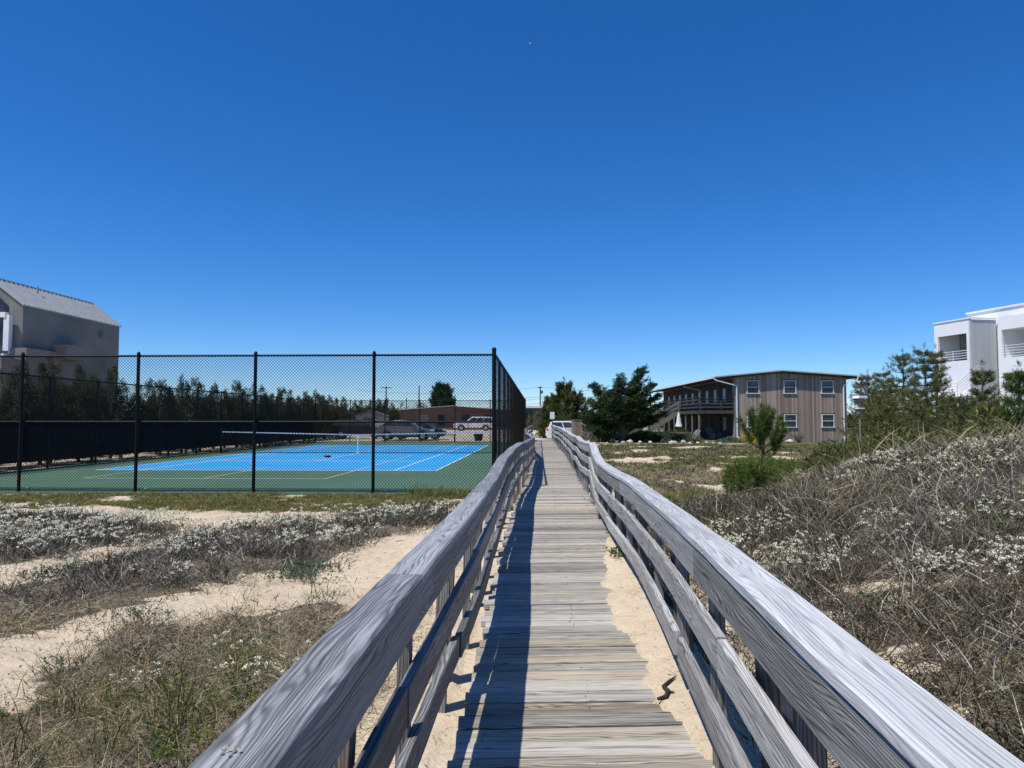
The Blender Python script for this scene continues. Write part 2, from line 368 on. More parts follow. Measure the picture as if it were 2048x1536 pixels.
# sand and ground: bare sand, litter under scrub, meadow and lawn tints follow mesh attributes
def ground_mat():
    m, n, l, b = mat_base('beach_sand', .95, .1); P = n.new('ShaderNodeNewGeometry').outputs['Position']
    big = noise(n, l, .8, 4, P); mid = noise(n, l, 6, 5, P, .5, .6); fine = noise(n, l, 160, 3, P, 0, .7); gr = noise(n, l, 28, 4, P, .3, .65)
    r = ramp(n, [(.25, (.37, .275, .18)), (.5, (.57, .465, .33)), (.75, (.68, .585, .445))])
    l.new(mth(n, l, 'ADD', mth(n, l, 'MULTIPLY', big, .45), mth(n, l, 'ADD', mth(n, l, 'MULTIPLY', mid, .35), mth(n, l, 'MULTIPLY', fine, .25))), r.inputs[0])
    peb = ramp(n, [(.30, (1, 1, 1)), (.36, (0, 0, 0))]); l.new(noise(n, l, 55, 2, P), peb.inputs[0])
    col = mixc(n, l, mth(n, l, 'MULTIPLY', peb.outputs[0], .45), r.outputs[0], (.17, .13, .09))
    lit = ramp(n, [(.3, (.035, .027, .02)), (.52, (.085, .066, .048)), (.75, (.24, .195, .14))]); l.new(mth(n, l, 'ADD', mth(n, l, 'MULTIPLY', gr, .7), mth(n, l, 'MULTIPLY', fine, .3)), lit.inputs[0])
    v = attr(n, 'veg'); vf = mth(n, l, 'ADD', v, mth(n, l, 'MULTIPLY', mth(n, l, 'SUBTRACT', mid, .5), .9))
    vr = ramp(n, [(.35, (0, 0, 0)), (.65, (1, 1, 1))]); l.new(vf, vr.inputs[0])
    col = mixc(n, l, mth(n, l, 'MULTIPLY', vr.outputs[0], .85), col, lit.outputs[0])
    mr = ramp(n, [(.3, (.10, .085, .05)), (.5, (.17, .15, .085)), (.72, (.34, .285, .19))]); l.new(mth(n, l, 'ADD', mth(n, l, 'MULTIPLY', big, .5), mth(n, l, 'MULTIPLY', gr, .5)), mr.inputs[0])
    md = attr(n, 'meadow'); mf = ramp(n, [(.35, (0, 0, 0)), (.6, (1, 1, 1))]); l.new(mth(n, l, 'ADD', md, mth(n, l, 'MULTIPLY', mth(n, l, 'SUBTRACT', big, .5), .8)), mf.inputs[0])
    col = mixc(n, l, mf.outputs[0], col, mr.outputs[0])
    l.new(col, b.inputs['Base Color'])
    bump(n, l, b, mth(n, l, 'ADD', mth(n, l, 'MULTIPLY', mid, 1.0), mth(n, l, 'ADD', mth(n, l, 'MULTIPLY', gr, .35), mth(n, l, 'MULTIPLY', fine, .06))), .8, .05)
    return m
M['ground'] = ground_mat()
# ------------------------------------------------------------------ vegetation masks (image polygons of the patches, read on the ground)
def inpoly(px, py, poly):
    r = np.zeros(px.shape, bool); j = len(poly) - 1
    for i in range(len(poly)):
        xi, yi = poly[i]; xj, yj = poly[j]
        c = ((yi > py) != (yj > py)) & (px < (xj - xi) * (py - yi) / (yj - yi + 1e-9) + xi); r ^= c; j = i
    return r
P1 = [(-2000, 1030), (0, 1036), (150, 1034), (330, 1045), (375, 1055), (340, 1075), (230, 1085), (100, 1112), (0, 1135), (-2000, 1180)]
P2 = [(-2000, 1330), (0, 1185), (140, 1145), (290, 1100), (400, 1065), (480, 1056), (700, 1036), (870, 1022), (960, 1020), (880, 1048), (820, 1062), (700, 1085), (640, 1130), (500, 1150), (300, 1190), (190, 1225), (60, 1258), (0, 1262), (-2000, 1500)]
P3 = [(-3000, 1620), (0, 1400), (110, 1370), (180, 1290), (250, 1250), (420, 1238), (640, 1208), (740, 1220), (800, 1240), (760, 1400), (620, 1560), (400, 3000), (-3000, 3000)]
def masks(x, y):
    """scrub, meadow (0..1) for ground points"""
    z = terrain(x, y); px, py = project(x, y, z)
    j = (fbm(x * 2.2, y * 2.2, 31) - .5); jx = px + j * 1400 / np.maximum(y, 2) * .35; jy = py + (fbm(x * 2.6 + 9, y * 2.6, 33) - .5) * 900 / np.maximum(y, 2) * .35
    left = (x < dl(y) - .12) & (y < 15.7)
    sc = np.where(left & (inpoly(jx, jy, P1) | inpoly(jx, jy, P2) | inpoly(jx, jy, P3)), 1.0, 0.0)
    sc = np.where(left & (y < .9), (fbm(x, y, 2) > .45) * 1.0, sc)
    s = x - (cr(y) + .32)
    n1 = fbm(x * .9, y * .9, 41)
    rm = (s > -.05) & (y < 12.5)
    dens = sst(-.05, .55, s) * (.3 * n1 + .7 * fbm(x * 3.1, y * 3.1, 47) + .26 * sst(.1, 2.4, s) > .455 + .14 * sst(9, 13, y))
    sc = np.where(rm, np.maximum(sc, dens), sc)
    sc = np.where((x > dr(y) + .13) & (s <= .1) & (y < 12.5) & (fbm(x * 3, y * 3, 51) > .40), 1.0, sc)
    me = np.where((s > .1) & (y >= 10.0), sst(.1, .8, s) * sst(10, 13.5, y), 0.0)
    l, t = court_local(x, y)
    fs = np.where((x < dl(y) - .1) & (t > -4.3) & (t < -.05), sst(-4.1, -2.6, t) * (fbm(x * 1.1, y * 2.2, 55) > .36), 0.0)
    me = np.maximum(me, fs * .9)
    me = np.where((s > .3) & (y > 14), np.where(fbm(x * .55, y * .36, 71) < .385, .12, me), me)
    return sc, me, px, py
# ------------------------------------------------------------------ ground sheet
def axis(parts):
    a = []
    for lo, hi, st_ in parts: a += list(np.arange(lo, hi, st_))
    return np.array(a + [parts[-1][1]])
gx = axis([(-2500, -400, 300), (-400, -60, 20), (-60, -20, 2), (-20, -8, .4), (-8, -1.2, .09), (-1.2, 2.2, .03), (2.2, 8, .09), (8, 20, .4), (20, 60, 2), (60, 400, 20), (400, 2500, 300)])
gy = axis([(-300, -30, 30), (-30, -4, 2), (-4, 1, .2), (1, 8, .045), (8, 16, .09), (16, 30, .3), (30, 60, .8), (60, 120, 3), (120, 400, 20), (400, 3500, 300)])
X, Y = np.meshgrid(gx, gy); Z = terrain(X, Y)
ii = np.arange(len(gy) - 1)[:, None] * len(gx) + np.arange(len(gx) - 1)[None, :]
fq = np.stack([ii, ii + 1, ii + 1 + len(gx), ii + len(gx)], -1).reshape(-1, 4)
go = np_mesh('ground', np.stack([X, Y, Z], -1).reshape(-1, 3), fq, M['ground'], smooth=True)
sc_, me_, _, _ = masks(X.ravel(), Y.ravel())
for nm, ar in (('veg', sc_), ('meadow', np.where(Y.ravel() > 60, .9, me_))):
    a = go.data.attributes.new(nm, 'FLOAT', 'POINT'); a.data.foreach_set('value', ar.astype(np.float32))
tag(go, 'pale beach sand with patches of dark litter around the boardwalk', 'sand', None, 'structure')
def sheet(name, poly, mat, lift, label, step=1.5, cat=None):
    """flat-lying sheet over the terrain, cut to an axis box in world metres: poly=(x0,x1,y0,y1)"""
    x0, x1, y0, y1 = poly; nx = max(2, int((x1 - x0) / step)); ny = max(2, int((y1 - y0) / step))
    a, b = np.meshgrid(np.linspace(x0, x1, nx), np.linspace(y0, y1, ny)); z = terrain(a, b) + lift
    i = np.arange(ny - 1)[:, None] * nx + np.arange(nx - 1)[None, :]
    q = np.stack([i, i + 1, i + 1 + nx, i + nx], -1).reshape(-1, 4)
    o = np_mesh(name, np.stack([a, b, z], -1).reshape(-1, 3), q, mat, smooth=True)
    return tag(o, label, cat or name.replace('_', ' '), None, 'structure')
M['lot'] = plain('pale_gravel', (.50, .43, .33), .95, .1, .18, .5)
M['lawn'] = plain('lawn_grass_soil', (.10, .12, .05), .95, .1, .5, 3)
M['asphalt'] = plain('grey_asphalt', (.12, .12, .12), .9, .2, .15, 1)
sheet('parking_lot', (-40, 9, 53.6, 100), M['lot'], .05, 'pale gravel parking lot behind the tennis court')
sheet('lawn', (6.5, 34, 52.5, 66), M['lawn'], .045, 'green lawn strip in front of the wood building', 1.0)
sheet('road', (-200, 200, 128, 138), M['asphalt'], .15, 'grey road beyond the buildings', 8)
sheet('path', (6.5, 19.0, 51.4, 52.4), M['lot'], .05, 'pale sand path along the rocks', .7)
# ------------------------------------------------------------------ boardwalk
bw = empty('boardwalk', (float(dl(2) + .5), 2, .1), 0, 'narrow weathered grey plank boardwalk running between two wooden railings', 'boardwalk')
def local(parent, v): return Vector(v) - parent.location
mb = MB(); y = -2.0; R0 = random.Random(5)
while y < 50.8:
    w = R0.choice([.138, .14, .142, .136, .145]); a, b_ = float(dl(y)), float(dr(y))
    a += R0.uniform(-.045, .03); b_ += R0.uniform(-.03, .05)
    z = float(dz(y + w / 2)); z2 = z + R0.uniform(-.005, .005)
    th = .043 + R0.uniform(-.006, .006); tilt = R0.uniform(-.006, .006)
    Rm = Matrix.Rotation(th, 3, 'Z') @ Matrix.Rotation(tilt, 3, 'Y') @ Matrix.Rotation(R0.uniform(-.012, .012), 3, 'X')
    tn = min(1, max(0, R0.gauss(.5, .26)))
    mb.box(local(bw, ((a + b_) / 2, y + w / 2, z2 - .019)), (b_ - a, w, .038), Rm, tn, long=0)
    y += w + R0.choice([.004, .008, .008, .012, .016])
mb.build('deck', M['deck'], bw, bevel=.003)
mb = MB()
for fr in (.10, .5, .90):
    y = -1.0
    while y < 50:
        y2 = min(y + 2.4, 50.5); xa = float(dl(y) * (1 - fr) + dr(y) * fr); xb = float(dl(y2) * (1 - fr) + dr(y2) * fr)
        mb.beam(local(bw, (xa, y, float(dz(y)) - .13)), local(bw, (xb, y2, float(dz(y2)) - .13)), .04, .18); y = y2
mb.build('joist', M['post'], bw)
# railings: swept boards
def swept(mbx, ys, xf, zf, w, h, side, tone, parent, cham=.006, jit=0, seed=0):
    """board following x=xf(y), z=zf(y) (z=top); w across, h high; x is the inner edge, body extends to side"""
    rr = random.Random(seed); cs = [(0, -cham), (cham, 0), (w - cham, 0), (w, -cham), (w, -h + cham), (w - cham, -h), (cham, -h), (0, -h + cham)]
    n = 8; V = []; L = [0]; ou = rr.random() * 60; ov = rr.random() * 60
    for i, yy in enumerate(ys):
        d = .05; dx = float(xf(yy + d) - xf(yy - d)) / (2 * d); nrm = Vector((1, -dx, 0)).normalized() * side
        p = Vector((float(xf(yy)), yy, float(zf(yy)) + (rr.uniform(-jit, jit))))
        if i: L.append(L[-1] + (p - last).length)
        last = p
        for cx, cz in cs: V.append(local(parent, p + nrm * cx + Vector((0, 0, cz))))
    per = [0]
    for k in range(n):
        a = cs[k]; b = cs[(k + 1) % n]; per.append(per[-1] + math.hypot(a[0] - b[0], a[1] - b[1]))
    fs = []; uv = []
    for i in range(len(ys) - 1):
        for k in range(n):
            fs.append((i * n + k, i * n + (k + 1) % n, (i + 1) * n + (k + 1) % n, (i + 1) * n + k))
            uv.append([(L[i] + ou, per[k] + ov), (L[i] + ou, per[k + 1] + ov), (L[i + 1] + ou, per[k + 1] + ov), (L[i + 1] + ou, per[k] + ov)])
    fs += [tuple(range(n)), tuple(range((len(ys) - 1) * n, len(ys) * n))[::-1]]; uv += [[(ou, c[0] + ov) for c in cs]] * 2
    mbx.add(V, fs, uv, tone)
def railing(side, cf, ctrl_drop, label, wmat, y0):
    root = empty('wooden_railing', (float(cf(3)), 3, .15), 0, label, 'railing')
    rr = random.Random(40 + side)
    wob = [rr.uniform(0, 6) for _ in range(6)]
    amp = lambda yy: np.interp(yy, [0, 6, 12, 60], [.004, .010, .022, .03])
    def top(yy): return CZ - np.interp(yy, *ctrl_drop) + amp(yy) * math.sin(yy * .9 + wob[0]) * .5 + amp(yy) * .4 * math.sin(yy * 1.9 + wob[1])
    def boards(name, off, drop, w, h, mat, lengths, jit, wobble, tonec):
        yy = y0 + rr.uniform(-.6, 0); i = 0
        while yy < 50.4:
            L = lengths[i % len(lengths)]; ye = min(yy + L - .008, 50.6)
            sx, sz = rr.uniform(-wobble, wobble), rr.uniform(-wobble, wobble) * .7; tilt = rr.uniform(-wobble, wobble) * .5
            ym = (yy + ye) / 2
            xf = lambda t: cf(t) + side * (off + sx * .6) + wobble * .5 * np.sin(np.asarray(t) * 1.3 + wob[2])
            zf = lambda t: top(t) - drop + sz + tilt * (t - ym) / max(1, L) + wobble * .5 * math.sin(t * 1.1 + wob[3])
            n = max(3, int((ye - yy) / .22)); m = MB()
            swept(m, list(np.linspace(yy, ye, n)), xf, zf, w, h, side, min(1, max(0, rr.gauss(tonec, .22))), root, .007 if h < .06 else .004, jit, rr.randint(0, 99999))
            m.build(name, mat, root); yy = ye + .008; i += 1
    cw_, sh_ = (.140, .14) if side < 0 else (.135, .14)
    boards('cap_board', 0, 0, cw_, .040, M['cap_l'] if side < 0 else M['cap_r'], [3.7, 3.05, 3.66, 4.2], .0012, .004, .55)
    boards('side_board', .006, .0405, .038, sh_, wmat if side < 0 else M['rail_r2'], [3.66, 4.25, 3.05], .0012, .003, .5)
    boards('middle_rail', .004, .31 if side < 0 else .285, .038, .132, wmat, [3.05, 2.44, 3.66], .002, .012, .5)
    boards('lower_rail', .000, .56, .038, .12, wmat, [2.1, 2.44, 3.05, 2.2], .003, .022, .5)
    yy = y0 + .14; k = 0; ang0 = -.04
    while yy < 50.3:
        m = MB(); x = float(cf(yy)); t = top(yy); outer = k % 2 == 0
        lean = rr.uniform(-.012, .012)
        gz = min(tz(x + side * .08, yy), .16) - .25
        w_ = .043 if not (side > 0 and yy < 2.3) else .085
        m.beam(local(root, (x + side * .048 + side * w_ / 2 + lean + side * .02, yy, gz)), local(root, (x + side * (.047 + w_ / 2), yy, t - .0425)), w_, .088, rr.random(), up=(0, 1, 0))
        m.build('baluster', M['post'], root)
        if outer:
            m = MB(); xo = x + side * .145; yo = yy + .36
            xo = float(cf(yo)) + side * .105
            m.beam(local(root, (xo + side * .05 + lean, yo, min(tz(xo, yo), .3) - .3)), local(root, (xo, yo, top(yo) - .045)), .088, .088, rr.random(), up=(0, 1, 0))
            m.build('post', M['oldpost'], root)
        yy += 1.05 + rr.uniform(-.04, .04); k += 1
    return root
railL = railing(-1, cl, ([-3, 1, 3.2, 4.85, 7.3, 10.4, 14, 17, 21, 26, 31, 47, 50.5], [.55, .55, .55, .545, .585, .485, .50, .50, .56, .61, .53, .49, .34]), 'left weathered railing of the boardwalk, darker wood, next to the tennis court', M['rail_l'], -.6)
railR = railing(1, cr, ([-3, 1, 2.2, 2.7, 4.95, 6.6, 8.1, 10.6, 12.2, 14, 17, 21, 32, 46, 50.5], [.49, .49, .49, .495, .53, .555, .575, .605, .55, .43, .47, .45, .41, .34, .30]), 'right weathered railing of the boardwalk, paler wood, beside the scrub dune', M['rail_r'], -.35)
m = MB(); rn = random.Random(3); y = 1.2
while y < 16:
    for fx in (.09, .5, .91):
        for q in (-.035, .035):
            if rn.random() < .35: continue
            xx = float(dl(y) * (1 - fx) + dr(y) * fx) + rn.uniform(-.02, .02); m.tube(local(bw, (xx, y + q, float(dz(y)) - .004)), local(bw, (xx, y + q, float(dz(y)) + .0045)), .0032, 7)
    y += .1475
m.build('nail_heads', M['oldpost'], bw)
M['lichen'] = plain('yellow_lichen', (.50, .46, .27), .95, .1, .2, 90)
m = MB(); rn = random.Random(5)
for k in range(9): m.ico(local(railL, (float(cl(1.2)) - .085 + rn.uniform(-.012, .018), 1.235 + rn.uniform(-.012, .012), 1.0345)), rn.uniform(.002, .004), (1, 1, .08), k, .2, 1)
m.build('lichen', M['lichen'], railL)
# stick lying on the sand drift
m = MB(); s0 = AT(1322, 1383, 3.62); gz = lambda x, y: tz(x, y)
pts = [(.73, 3.72), (.775, 3.735), (.80, 3.80), (.79, 3.87), (.835, 3.93), (.875, 3.97)]
tw = empty('driftwood_stick', (.76, 3.75, gz(.76, 3.75)), 0, 'small dark crooked stick on the sand drift at the right edge of the boardwalk', 'stick')
m.path([local(tw, (x, y, gz(x, y) + .012)) for x, y in pts], [.008, .011, .012, .010, .008, .004], 7)
m.path([local(tw, (.80, 3.80, gz(.80, 3.80) + .01)), local(tw, (.828, 3.78, gz(.828, 3.78) + .008))], [.008, .003], 6)
M['twig'] = plain('dark_twig_bark', (.05, .038, .03), .9, .1, .4, 60)
m.build('branch', M['twig'], tw)
# ------------------------------------------------------------------ tennis court
def court_paint(name, col):
    m, n, l, b = mat_base(name, .85, .25); P = n.new('ShaderNodeNewGeometry').outputs['Position']
    big = noise(n, l, .22, 5, P, .6, .6); fine = noise(n, l, 22, 3, P); st_ = noise(n, l, 1.3, 5, P, 1.2, .65)
    r = ramp(n, [(.3, tuple(c * .84 for c in col)), (.7, tuple(min(1, c * 1.14 + .01) for c in col))])
    l.new(mth(n, l, 'ADD', mth(n, l, 'MULTIPLY', big, .6), mth(n, l, 'MULTIPLY', fine, .4)), r.inputs[0])
    d = ramp(n, [(.60, (0, 0, 0)), (.74, (.35,) * 3)]); l.new(st_, d.inputs[0])
    l.new(mixc(n, l, d.outputs[0], r.outputs[0], (.30, .28, .22)), b.inputs['Base Color']); return m
M['cgreen'] = court_paint('green_court_acrylic', (.078, .158, .100))
M['cblue'] = court_paint('blue_court_acrylic', (.035, .345, .72))
M['cline'] = plain('white_court_paint', (.72, .74, .74), .8, .2, .05)
M['pline'] = plain('cream_court_paint', (.62, .62, .50), .8, .2, .05)
court = empty('tennis_court', (*CP(CW / 2, CLEN / 2)[:2], 0), 0, 'blue and green hard tennis court behind black chain link fence', 'tennis court', None, 'structure')
def slab(mb, l0, l1, t0, t1, z0, z1):
    p = [CP(l0, t0, z0), CP(l1, t0, z0), CP(l1, t1, z0), CP(l0, t1, z0)]
    mb.extrude([local(court, q) for q in p], (0, 0, z1 - z0))
m = MB(); slab(m, -.12, CW + .12, -.12, CLEN + .12, -.12, 0.0); m.build('green_surface', M['cgreen'], court)
BM = 2.22; BW = 10.97; BT = 6.95; BL = 23.5; NT = BT + BL / 2
m = MB(); slab(m, BM, BM + BW, BT, BT + BL, .001, .004); m.build('blue_surface', M['cblue'], court)
lw = .055; m = MB(); a, b_, c, d = BM, BM + BW, BT, BT + BL
def ln(mb, l0, l1, t0, t1, z=.008): slab(mb, min(l0, l1), max(l0, l1), min(t0, t1), max(t0, t1), z - .0035, z)
ln(m, a, b_, c, c + .09); ln(m, a, b_, d - .07, d); ln(m, a, a + lw, c + .09, d - .07); ln(m, b_ - lw, b_, c + .09, d - .07)
for l in (a + 1.37, b_ - 1.37): ln(m, l - lw / 2, l + lw / 2, c + .09, d - .07)
for t in (NT - 6.4, NT + 6.4): ln(m, a + 1.40, b_ - 1.40, t - lw / 2, t + lw / 2)
mid = (a + b_) / 2; ln(m, mid - lw / 2, mid + lw / 2, NT - 6.37, NT + 6.37)
m.build('tennis_line', M['cline'], court)
m = MB()
for t0, sgn in ((3.6, 1), (2 * NT - 3.6, -1)):
    l0, l1 = 4.75, 4.75 + 6.7; t1 = t0 + sgn * 13.4; z = .0125; pw = .05
    ln(m, l0, l1, t0, t0 + sgn * pw, z); ln(m, l0, l1, t1, t1 + sgn * pw, z)
    ln(m, l0, l0 + pw, t0 + sgn * pw, t1, z); ln(m, l1 - pw, l1, t0 + sgn * pw, t1, z)
    tc_ = t0 + sgn * 6.7; lm = (l0 + l1) / 2
    for t in (tc_ - 2.13, tc_ + 2.13): ln(m, l0 + pw, l1 - pw, t - pw / 2, t + pw / 2, z)
    ln(m, lm - pw / 2, lm + pw / 2, t0 + sgn * pw, tc_ - sgn * (2.13 + pw / 2), z); ln(m, lm - pw / 2, lm + pw / 2, tc_ + sgn * (2.13 + pw / 2), t1, z)
m.build('pickleball_line', M['pline'], court)
# ------------------------------------------------------------------ net
nl0, nl1 = 1.05, 14.3
net = empty('tennis_net', tuple(CP((nl0 + nl1) / 2, NT, 0)), 0, 'black tennis net with white band across the blue court', 'net')
for l in (nl0, nl1):
    m = MB(); p = CP(l, NT, 0); m.tube(local(net, p), local(net, p + Vector((0, 0, 1.09))), .04, 12); m.lathe(local(net, p), [(.041, 1.09), (.035, 1.12), (0, 1.13)], 12)
    m.box(local(net, p + Vector((0, -.05, .85))), (.06, .08, .16)); m.build('net_post', M['black'], net)
def nh(l): u = abs((l - nl0) / (nl1 - nl0) - .5) * 2; return .93 + .14 * u
m = MB(); N = 24
for i in range(N):
    la, lb = nl0 + .05 + (nl1 - nl0 - .1) * i / N, nl0 + .05 + (nl1 - nl0 - .1) * (i + 1) / N
    m.beam(local(net, CP(la, NT, nh(la) - .035)), local(net, CP(lb, NT, nh(lb) - .035)), .014, .05)
m.build('top_band', plain('grey_white_webbing', (.50, .52, .54), .9), net)
m = MB(); m.box(local(net, CP((nl0 + nl1) / 2, NT - .012, .45)), (.055, .006, .88)); m.build('centre_strap', M['cline'], net)
def strips(P, Q, r, nside=3):
    """many thin straight wires P->Q, numpy"""
    P = np.asarray(P); Q = np.asarray(Q); d = Q - P; d /= np.linalg.norm(d, axis=1)[:, None] + 1e-9
    ref = np.tile([[.31, .87, .2]], (len(P), 1)); x = np.cross(d, ref); x /= np.linalg.norm(x, axis=1)[:, None]; z = np.cross(d, x)
    V = []; 
    for base in (P, Q):
        for k in range(nside):
            t = 2 * PI * k / nside; V.append(base + (x * math.cos(t) + z * math.sin(t)) * r)
    V = np.stack(V, 1); n = len(P); b = np.arange(n)[:, None] * 2 * nside
    Fq = np.stack([b[:, 0] + 0 * b[:, 0]] * 1, 1)
    f = []
    for k in range(nside):
        k2 = (k + 1) % nside; f.append(np.concatenate([b + k, b + k2, b + nside + k2, b + nside + k], 1))
    return V.reshape(-1, 3), np.concatenate(f, 0)
P = []; Q = []
for k in range(int((nl1 - nl0) / .048)):
    l = nl0 + .05 + k * .048; P.append(CP(l, NT, .06)); Q.append(CP(l, NT, nh(l) - .06))
for k in range(19):
    z = .06 + k * .045; P.append(CP(nl0 + .05, NT, z)); Q.append(CP(nl1 - .05, NT, z))
P = np.array([list(local(net, p)) for p in P]); Q = np.array([list(local(net, q)) for q in Q])
v_, f_ = strips(P, Q, .0028); np_mesh('netting', v_, f_, M['wire'], net)
m = MB(); m.beam(local(net, CP(nl0, NT, .05)), local(net, CP(nl1, NT, .05)), .012, .03); m.build('bottom_band', M['black'], net)
# ------------------------------------------------------------------ chain link fences
FH = 3.02
def fence(name, p0, p1, label, nspan, corner0=False, corner1=False, screen=None, wr=.0032, post_r=.036, ends=(True, True), gap=None):
    p0 = Vector(p0); p1 = Vector(p1); d = p1 - p0; L = d.length; u = d.normalized(); nrm = Vector((-u.y, u.x, 0))
    root = empty(name, tuple((p0 + p1) / 2), 0, label, 'fence')
    loc = lambda s, z, o=0: local(root, p0 + u * s + nrm * o + Vector((0, 0, z)))
    for i in range(nspan + 1):
        if (i == 0 and not ends[0]) or (i == nspan and not ends[1]): continue
        s = L * i / nspan if not gap else (L if i == nspan else min(L, gap * i)); big = (i == 0 and corner0) or (i == nspan and corner1); r = post_r * (1.35 if big else 1); h = FH + (.10 if big else .03)
        m = MB(); m.tube(loc(s, -.25, .03), loc(s, h, .03), r, 10); m.lathe(loc(s, 0, .03), [(r * 1.12, h), (r * 1.1, h + .03), (r * .5, h + .06), (0, h + .065)], 10)
        m.build('post', M['black'], root)
    for nm, z, r in (('top_rail', FH, .024), ('middle_rail', FH / 2 + .04, .022), ('bottom_rail', .04, .012)):
        m = MB(); m.tube(loc(0, z, -.012), loc(L, z, -.012), r, 10); m.build(nm, M['black'], root)
    step = .0707; P = []; Q = []; z0, z1 = .03, FH + .03; H = z1 - z0
    k = -H
    while k < L:
        for sg in (1, -1):
            # wire s = k + t for z = z0 + t (sg=1) or z = z1 - t (sg=-1)
            ta = max(0, -k); tb = min(H, L - k)
            if tb - ta < .02: continue
            za, zb = (z0 + ta, z0 + tb) if sg > 0 else (z1 - ta, z1 - tb)
            P.append(loc(k + ta, za, -.034 + sg * .002)); Q.append(loc(k + tb, zb, -.034 + sg * .002))
        k += step
    v_, f_ = strips([list(a) for a in P], [list(a) for a in Q], wr); np_mesh('wire_mesh', v_, f_, M['wire'], root)
    if screen:
        s0, s1, za, zb = screen; m = MB(); n = 40
        for i in range(n):
            a, b = s0 + (s1 - s0) * i / n, s0 + (s1 - s0) * (i + 1) / n
            lo = za + .05 * vnoise(i * .9, 0.0, 3); m.extrude([loc(a, lo, .06), loc(b, lo, .06), loc(b, zb, .06), loc(a, zb, .06)], nrm * .003)
        m.build('windscreen', M['screen'], root)  # windscreen sheet also stands in for the shade under the junipers
    return root
fence('chain_link_fence', CP(0, 0), CP(CW, 0), 'nearest black chain link fence along the front of the tennis court', 6, True, True, ends=(True, True), wr=.0041, gap=2.645)
fence('chain_link_fence', CP(0, .0), CP(0, CLEN), 'black chain link fence along the boardwalk side of the court', 14, False, True, ends=(False, True), wr=.0013)
fence('chain_link_fence', CP(CW, 0), CP(CW, CLEN), 'black chain link fence in front of the juniper row left of the court', 14, False, True, screen=(0.1, CLEN * .99, .22, 1.52), ends=(False, True))
fence('chain_link_fence', CP(0, CLEN), CP(CW, CLEN), 'far black chain link fence behind the net before the parked cars', 6, False, False, ends=(False, False), wr=.0034)
# tennis balls
M['ball'] = plain('yellow_green_felt', (.50, .68, .10), .95, .1, .08, 60)
for px, yy, lb in ((62, 16.75, 'yellow tennis ball nearest the left edge of the photo, at the front fence'), (296, 16.5, 'yellow tennis ball near the front fence between first and second post gaps'), (366, 36.5, 'far yellow tennis ball near the left end of the net')):
    m = MB(); m.lathe((0, 0, 0), [(.0335 * math.sin(PI * i / 10), -.0335 * math.cos(PI * i / 10)) for i in range(11)], 14)
    o = m.build('tennis_ball', M['ball']); o.location = ((px - 1024) / F * yy, yy, .036); tag(o, lb, 'ball')
    s = MB(); s.path([(0.0338 * math.cos(t) * math.cos(.5 * math.sin(2 * t)), .0338 * math.sin(t) * math.cos(.5 * math.sin(2 * t)), .0338 * math.sin(.5 * math.sin(2 * t))) for t in np.linspace(0, 2 * PI, 25)], [.0012] * 25, 4); s.build('seam', M['cline'], o)
# small dark sweater/bag lump on the blue surface
m = MB(); m.ico((0, 0, .05), .11, (1.2, .8, .45), 3, .25); o = m.build('cloth_bundle', M['screen']); o.location = ((657 - 1024) / F * 31.0, 31.0, .012); tag(o, 'small dark cloth bundle lying on the blue court before the net', 'bundle')
# ------------------------------------------------------------------ vegetation builders (numpy)
def unit(v): return v / (np.linalg.norm(v, axis=1)[:, None] + 1e-9)
def ribbons(base, d, L, bend, w, segs=2):
    """curved tapering blades: base (N,3), unit dir d, length L (N), bend (N,3) displacement at tip, width w (N)"""
    N = len(base); side = np.cross(d, RNG.normal(size=(N, 3))); side = unit(side)
    ts = np.linspace(0, 1, segs + 1); wd = [1, .8, .12] if segs == 2 else [1, .95, .7, .1]
    if segs == 1: wd = [1, .3]
    V = []
    for t, k in zip(ts, wd):
        p = base + d * (L * t)[:, None] + bend * (t * t); o = side * (w * k * .5)[:, None]; V += [p - o, p + o]
    V = np.stack(V, 1); b = np.arange(N)[:, None] * 2 * (segs + 1)
    Fc = np.concatenate([np.concatenate([b + 2 * i, b + 2 * i + 1, b + 2 * i + 3, b + 2 * i + 2], 1) for i in range(segs)], 0)
    return V.reshape(-1, 3), Fc, np.tile(np.arange(N), segs)
def kites(c, d, L, w):
    """flat leaf: centre-base c, dir d, length L, width w"""
    N = len(c); side = unit(np.cross(d, RNG.normal(size=(N, 3)))) * (w * .5)[:, None]
    m = c + d * (L * .45)[:, None]; V = np.stack([c, m - side, c + d * L[:, None], m + side], 1)
    return V.reshape(-1, 3), np.arange(N)[:, None] * 4 + np.arange(4)[None, :]
class NB:
    def __init__(s): s.V = []; s.F = []; s.T = []; s.n = 0
    def rib(s, base, d, L, bend, w, tone, segs=2):
        v, f, idx = ribbons(base, d, L, bend, w, segs); s.V.append(v); s.F.append(f + s.n); s.T.append(tone[idx]); s.n += len(v)
    def kite(s, c, d, L, w, tone):
        v, f = kites(c, d, L, w); s.V.append(v); s.F.append(f + s.n); s.T.append(tone); s.n += len(v)
    def build(s, name, mat, parent=None, smooth=False):
        return np_mesh(name, np.concatenate(s.V), np.concatenate(s.F), mat, parent, np.clip(np.concatenate(s.T), 0, 1), smooth=smooth)
def rdir(n, up, spread=1.0):
    v = RNG.normal(size=(n, 3)) * spread; v[:, 2] = np.abs(v[:, 2]) * .5 + up; return unit(v)
def scatter(n, x0, x1, y0, y1, power=1.0):
    x = RNG.uniform(x0, x1, n); y = y0 + (y1 - y0) * RNG.uniform(0, 1, n) ** power; return x, y
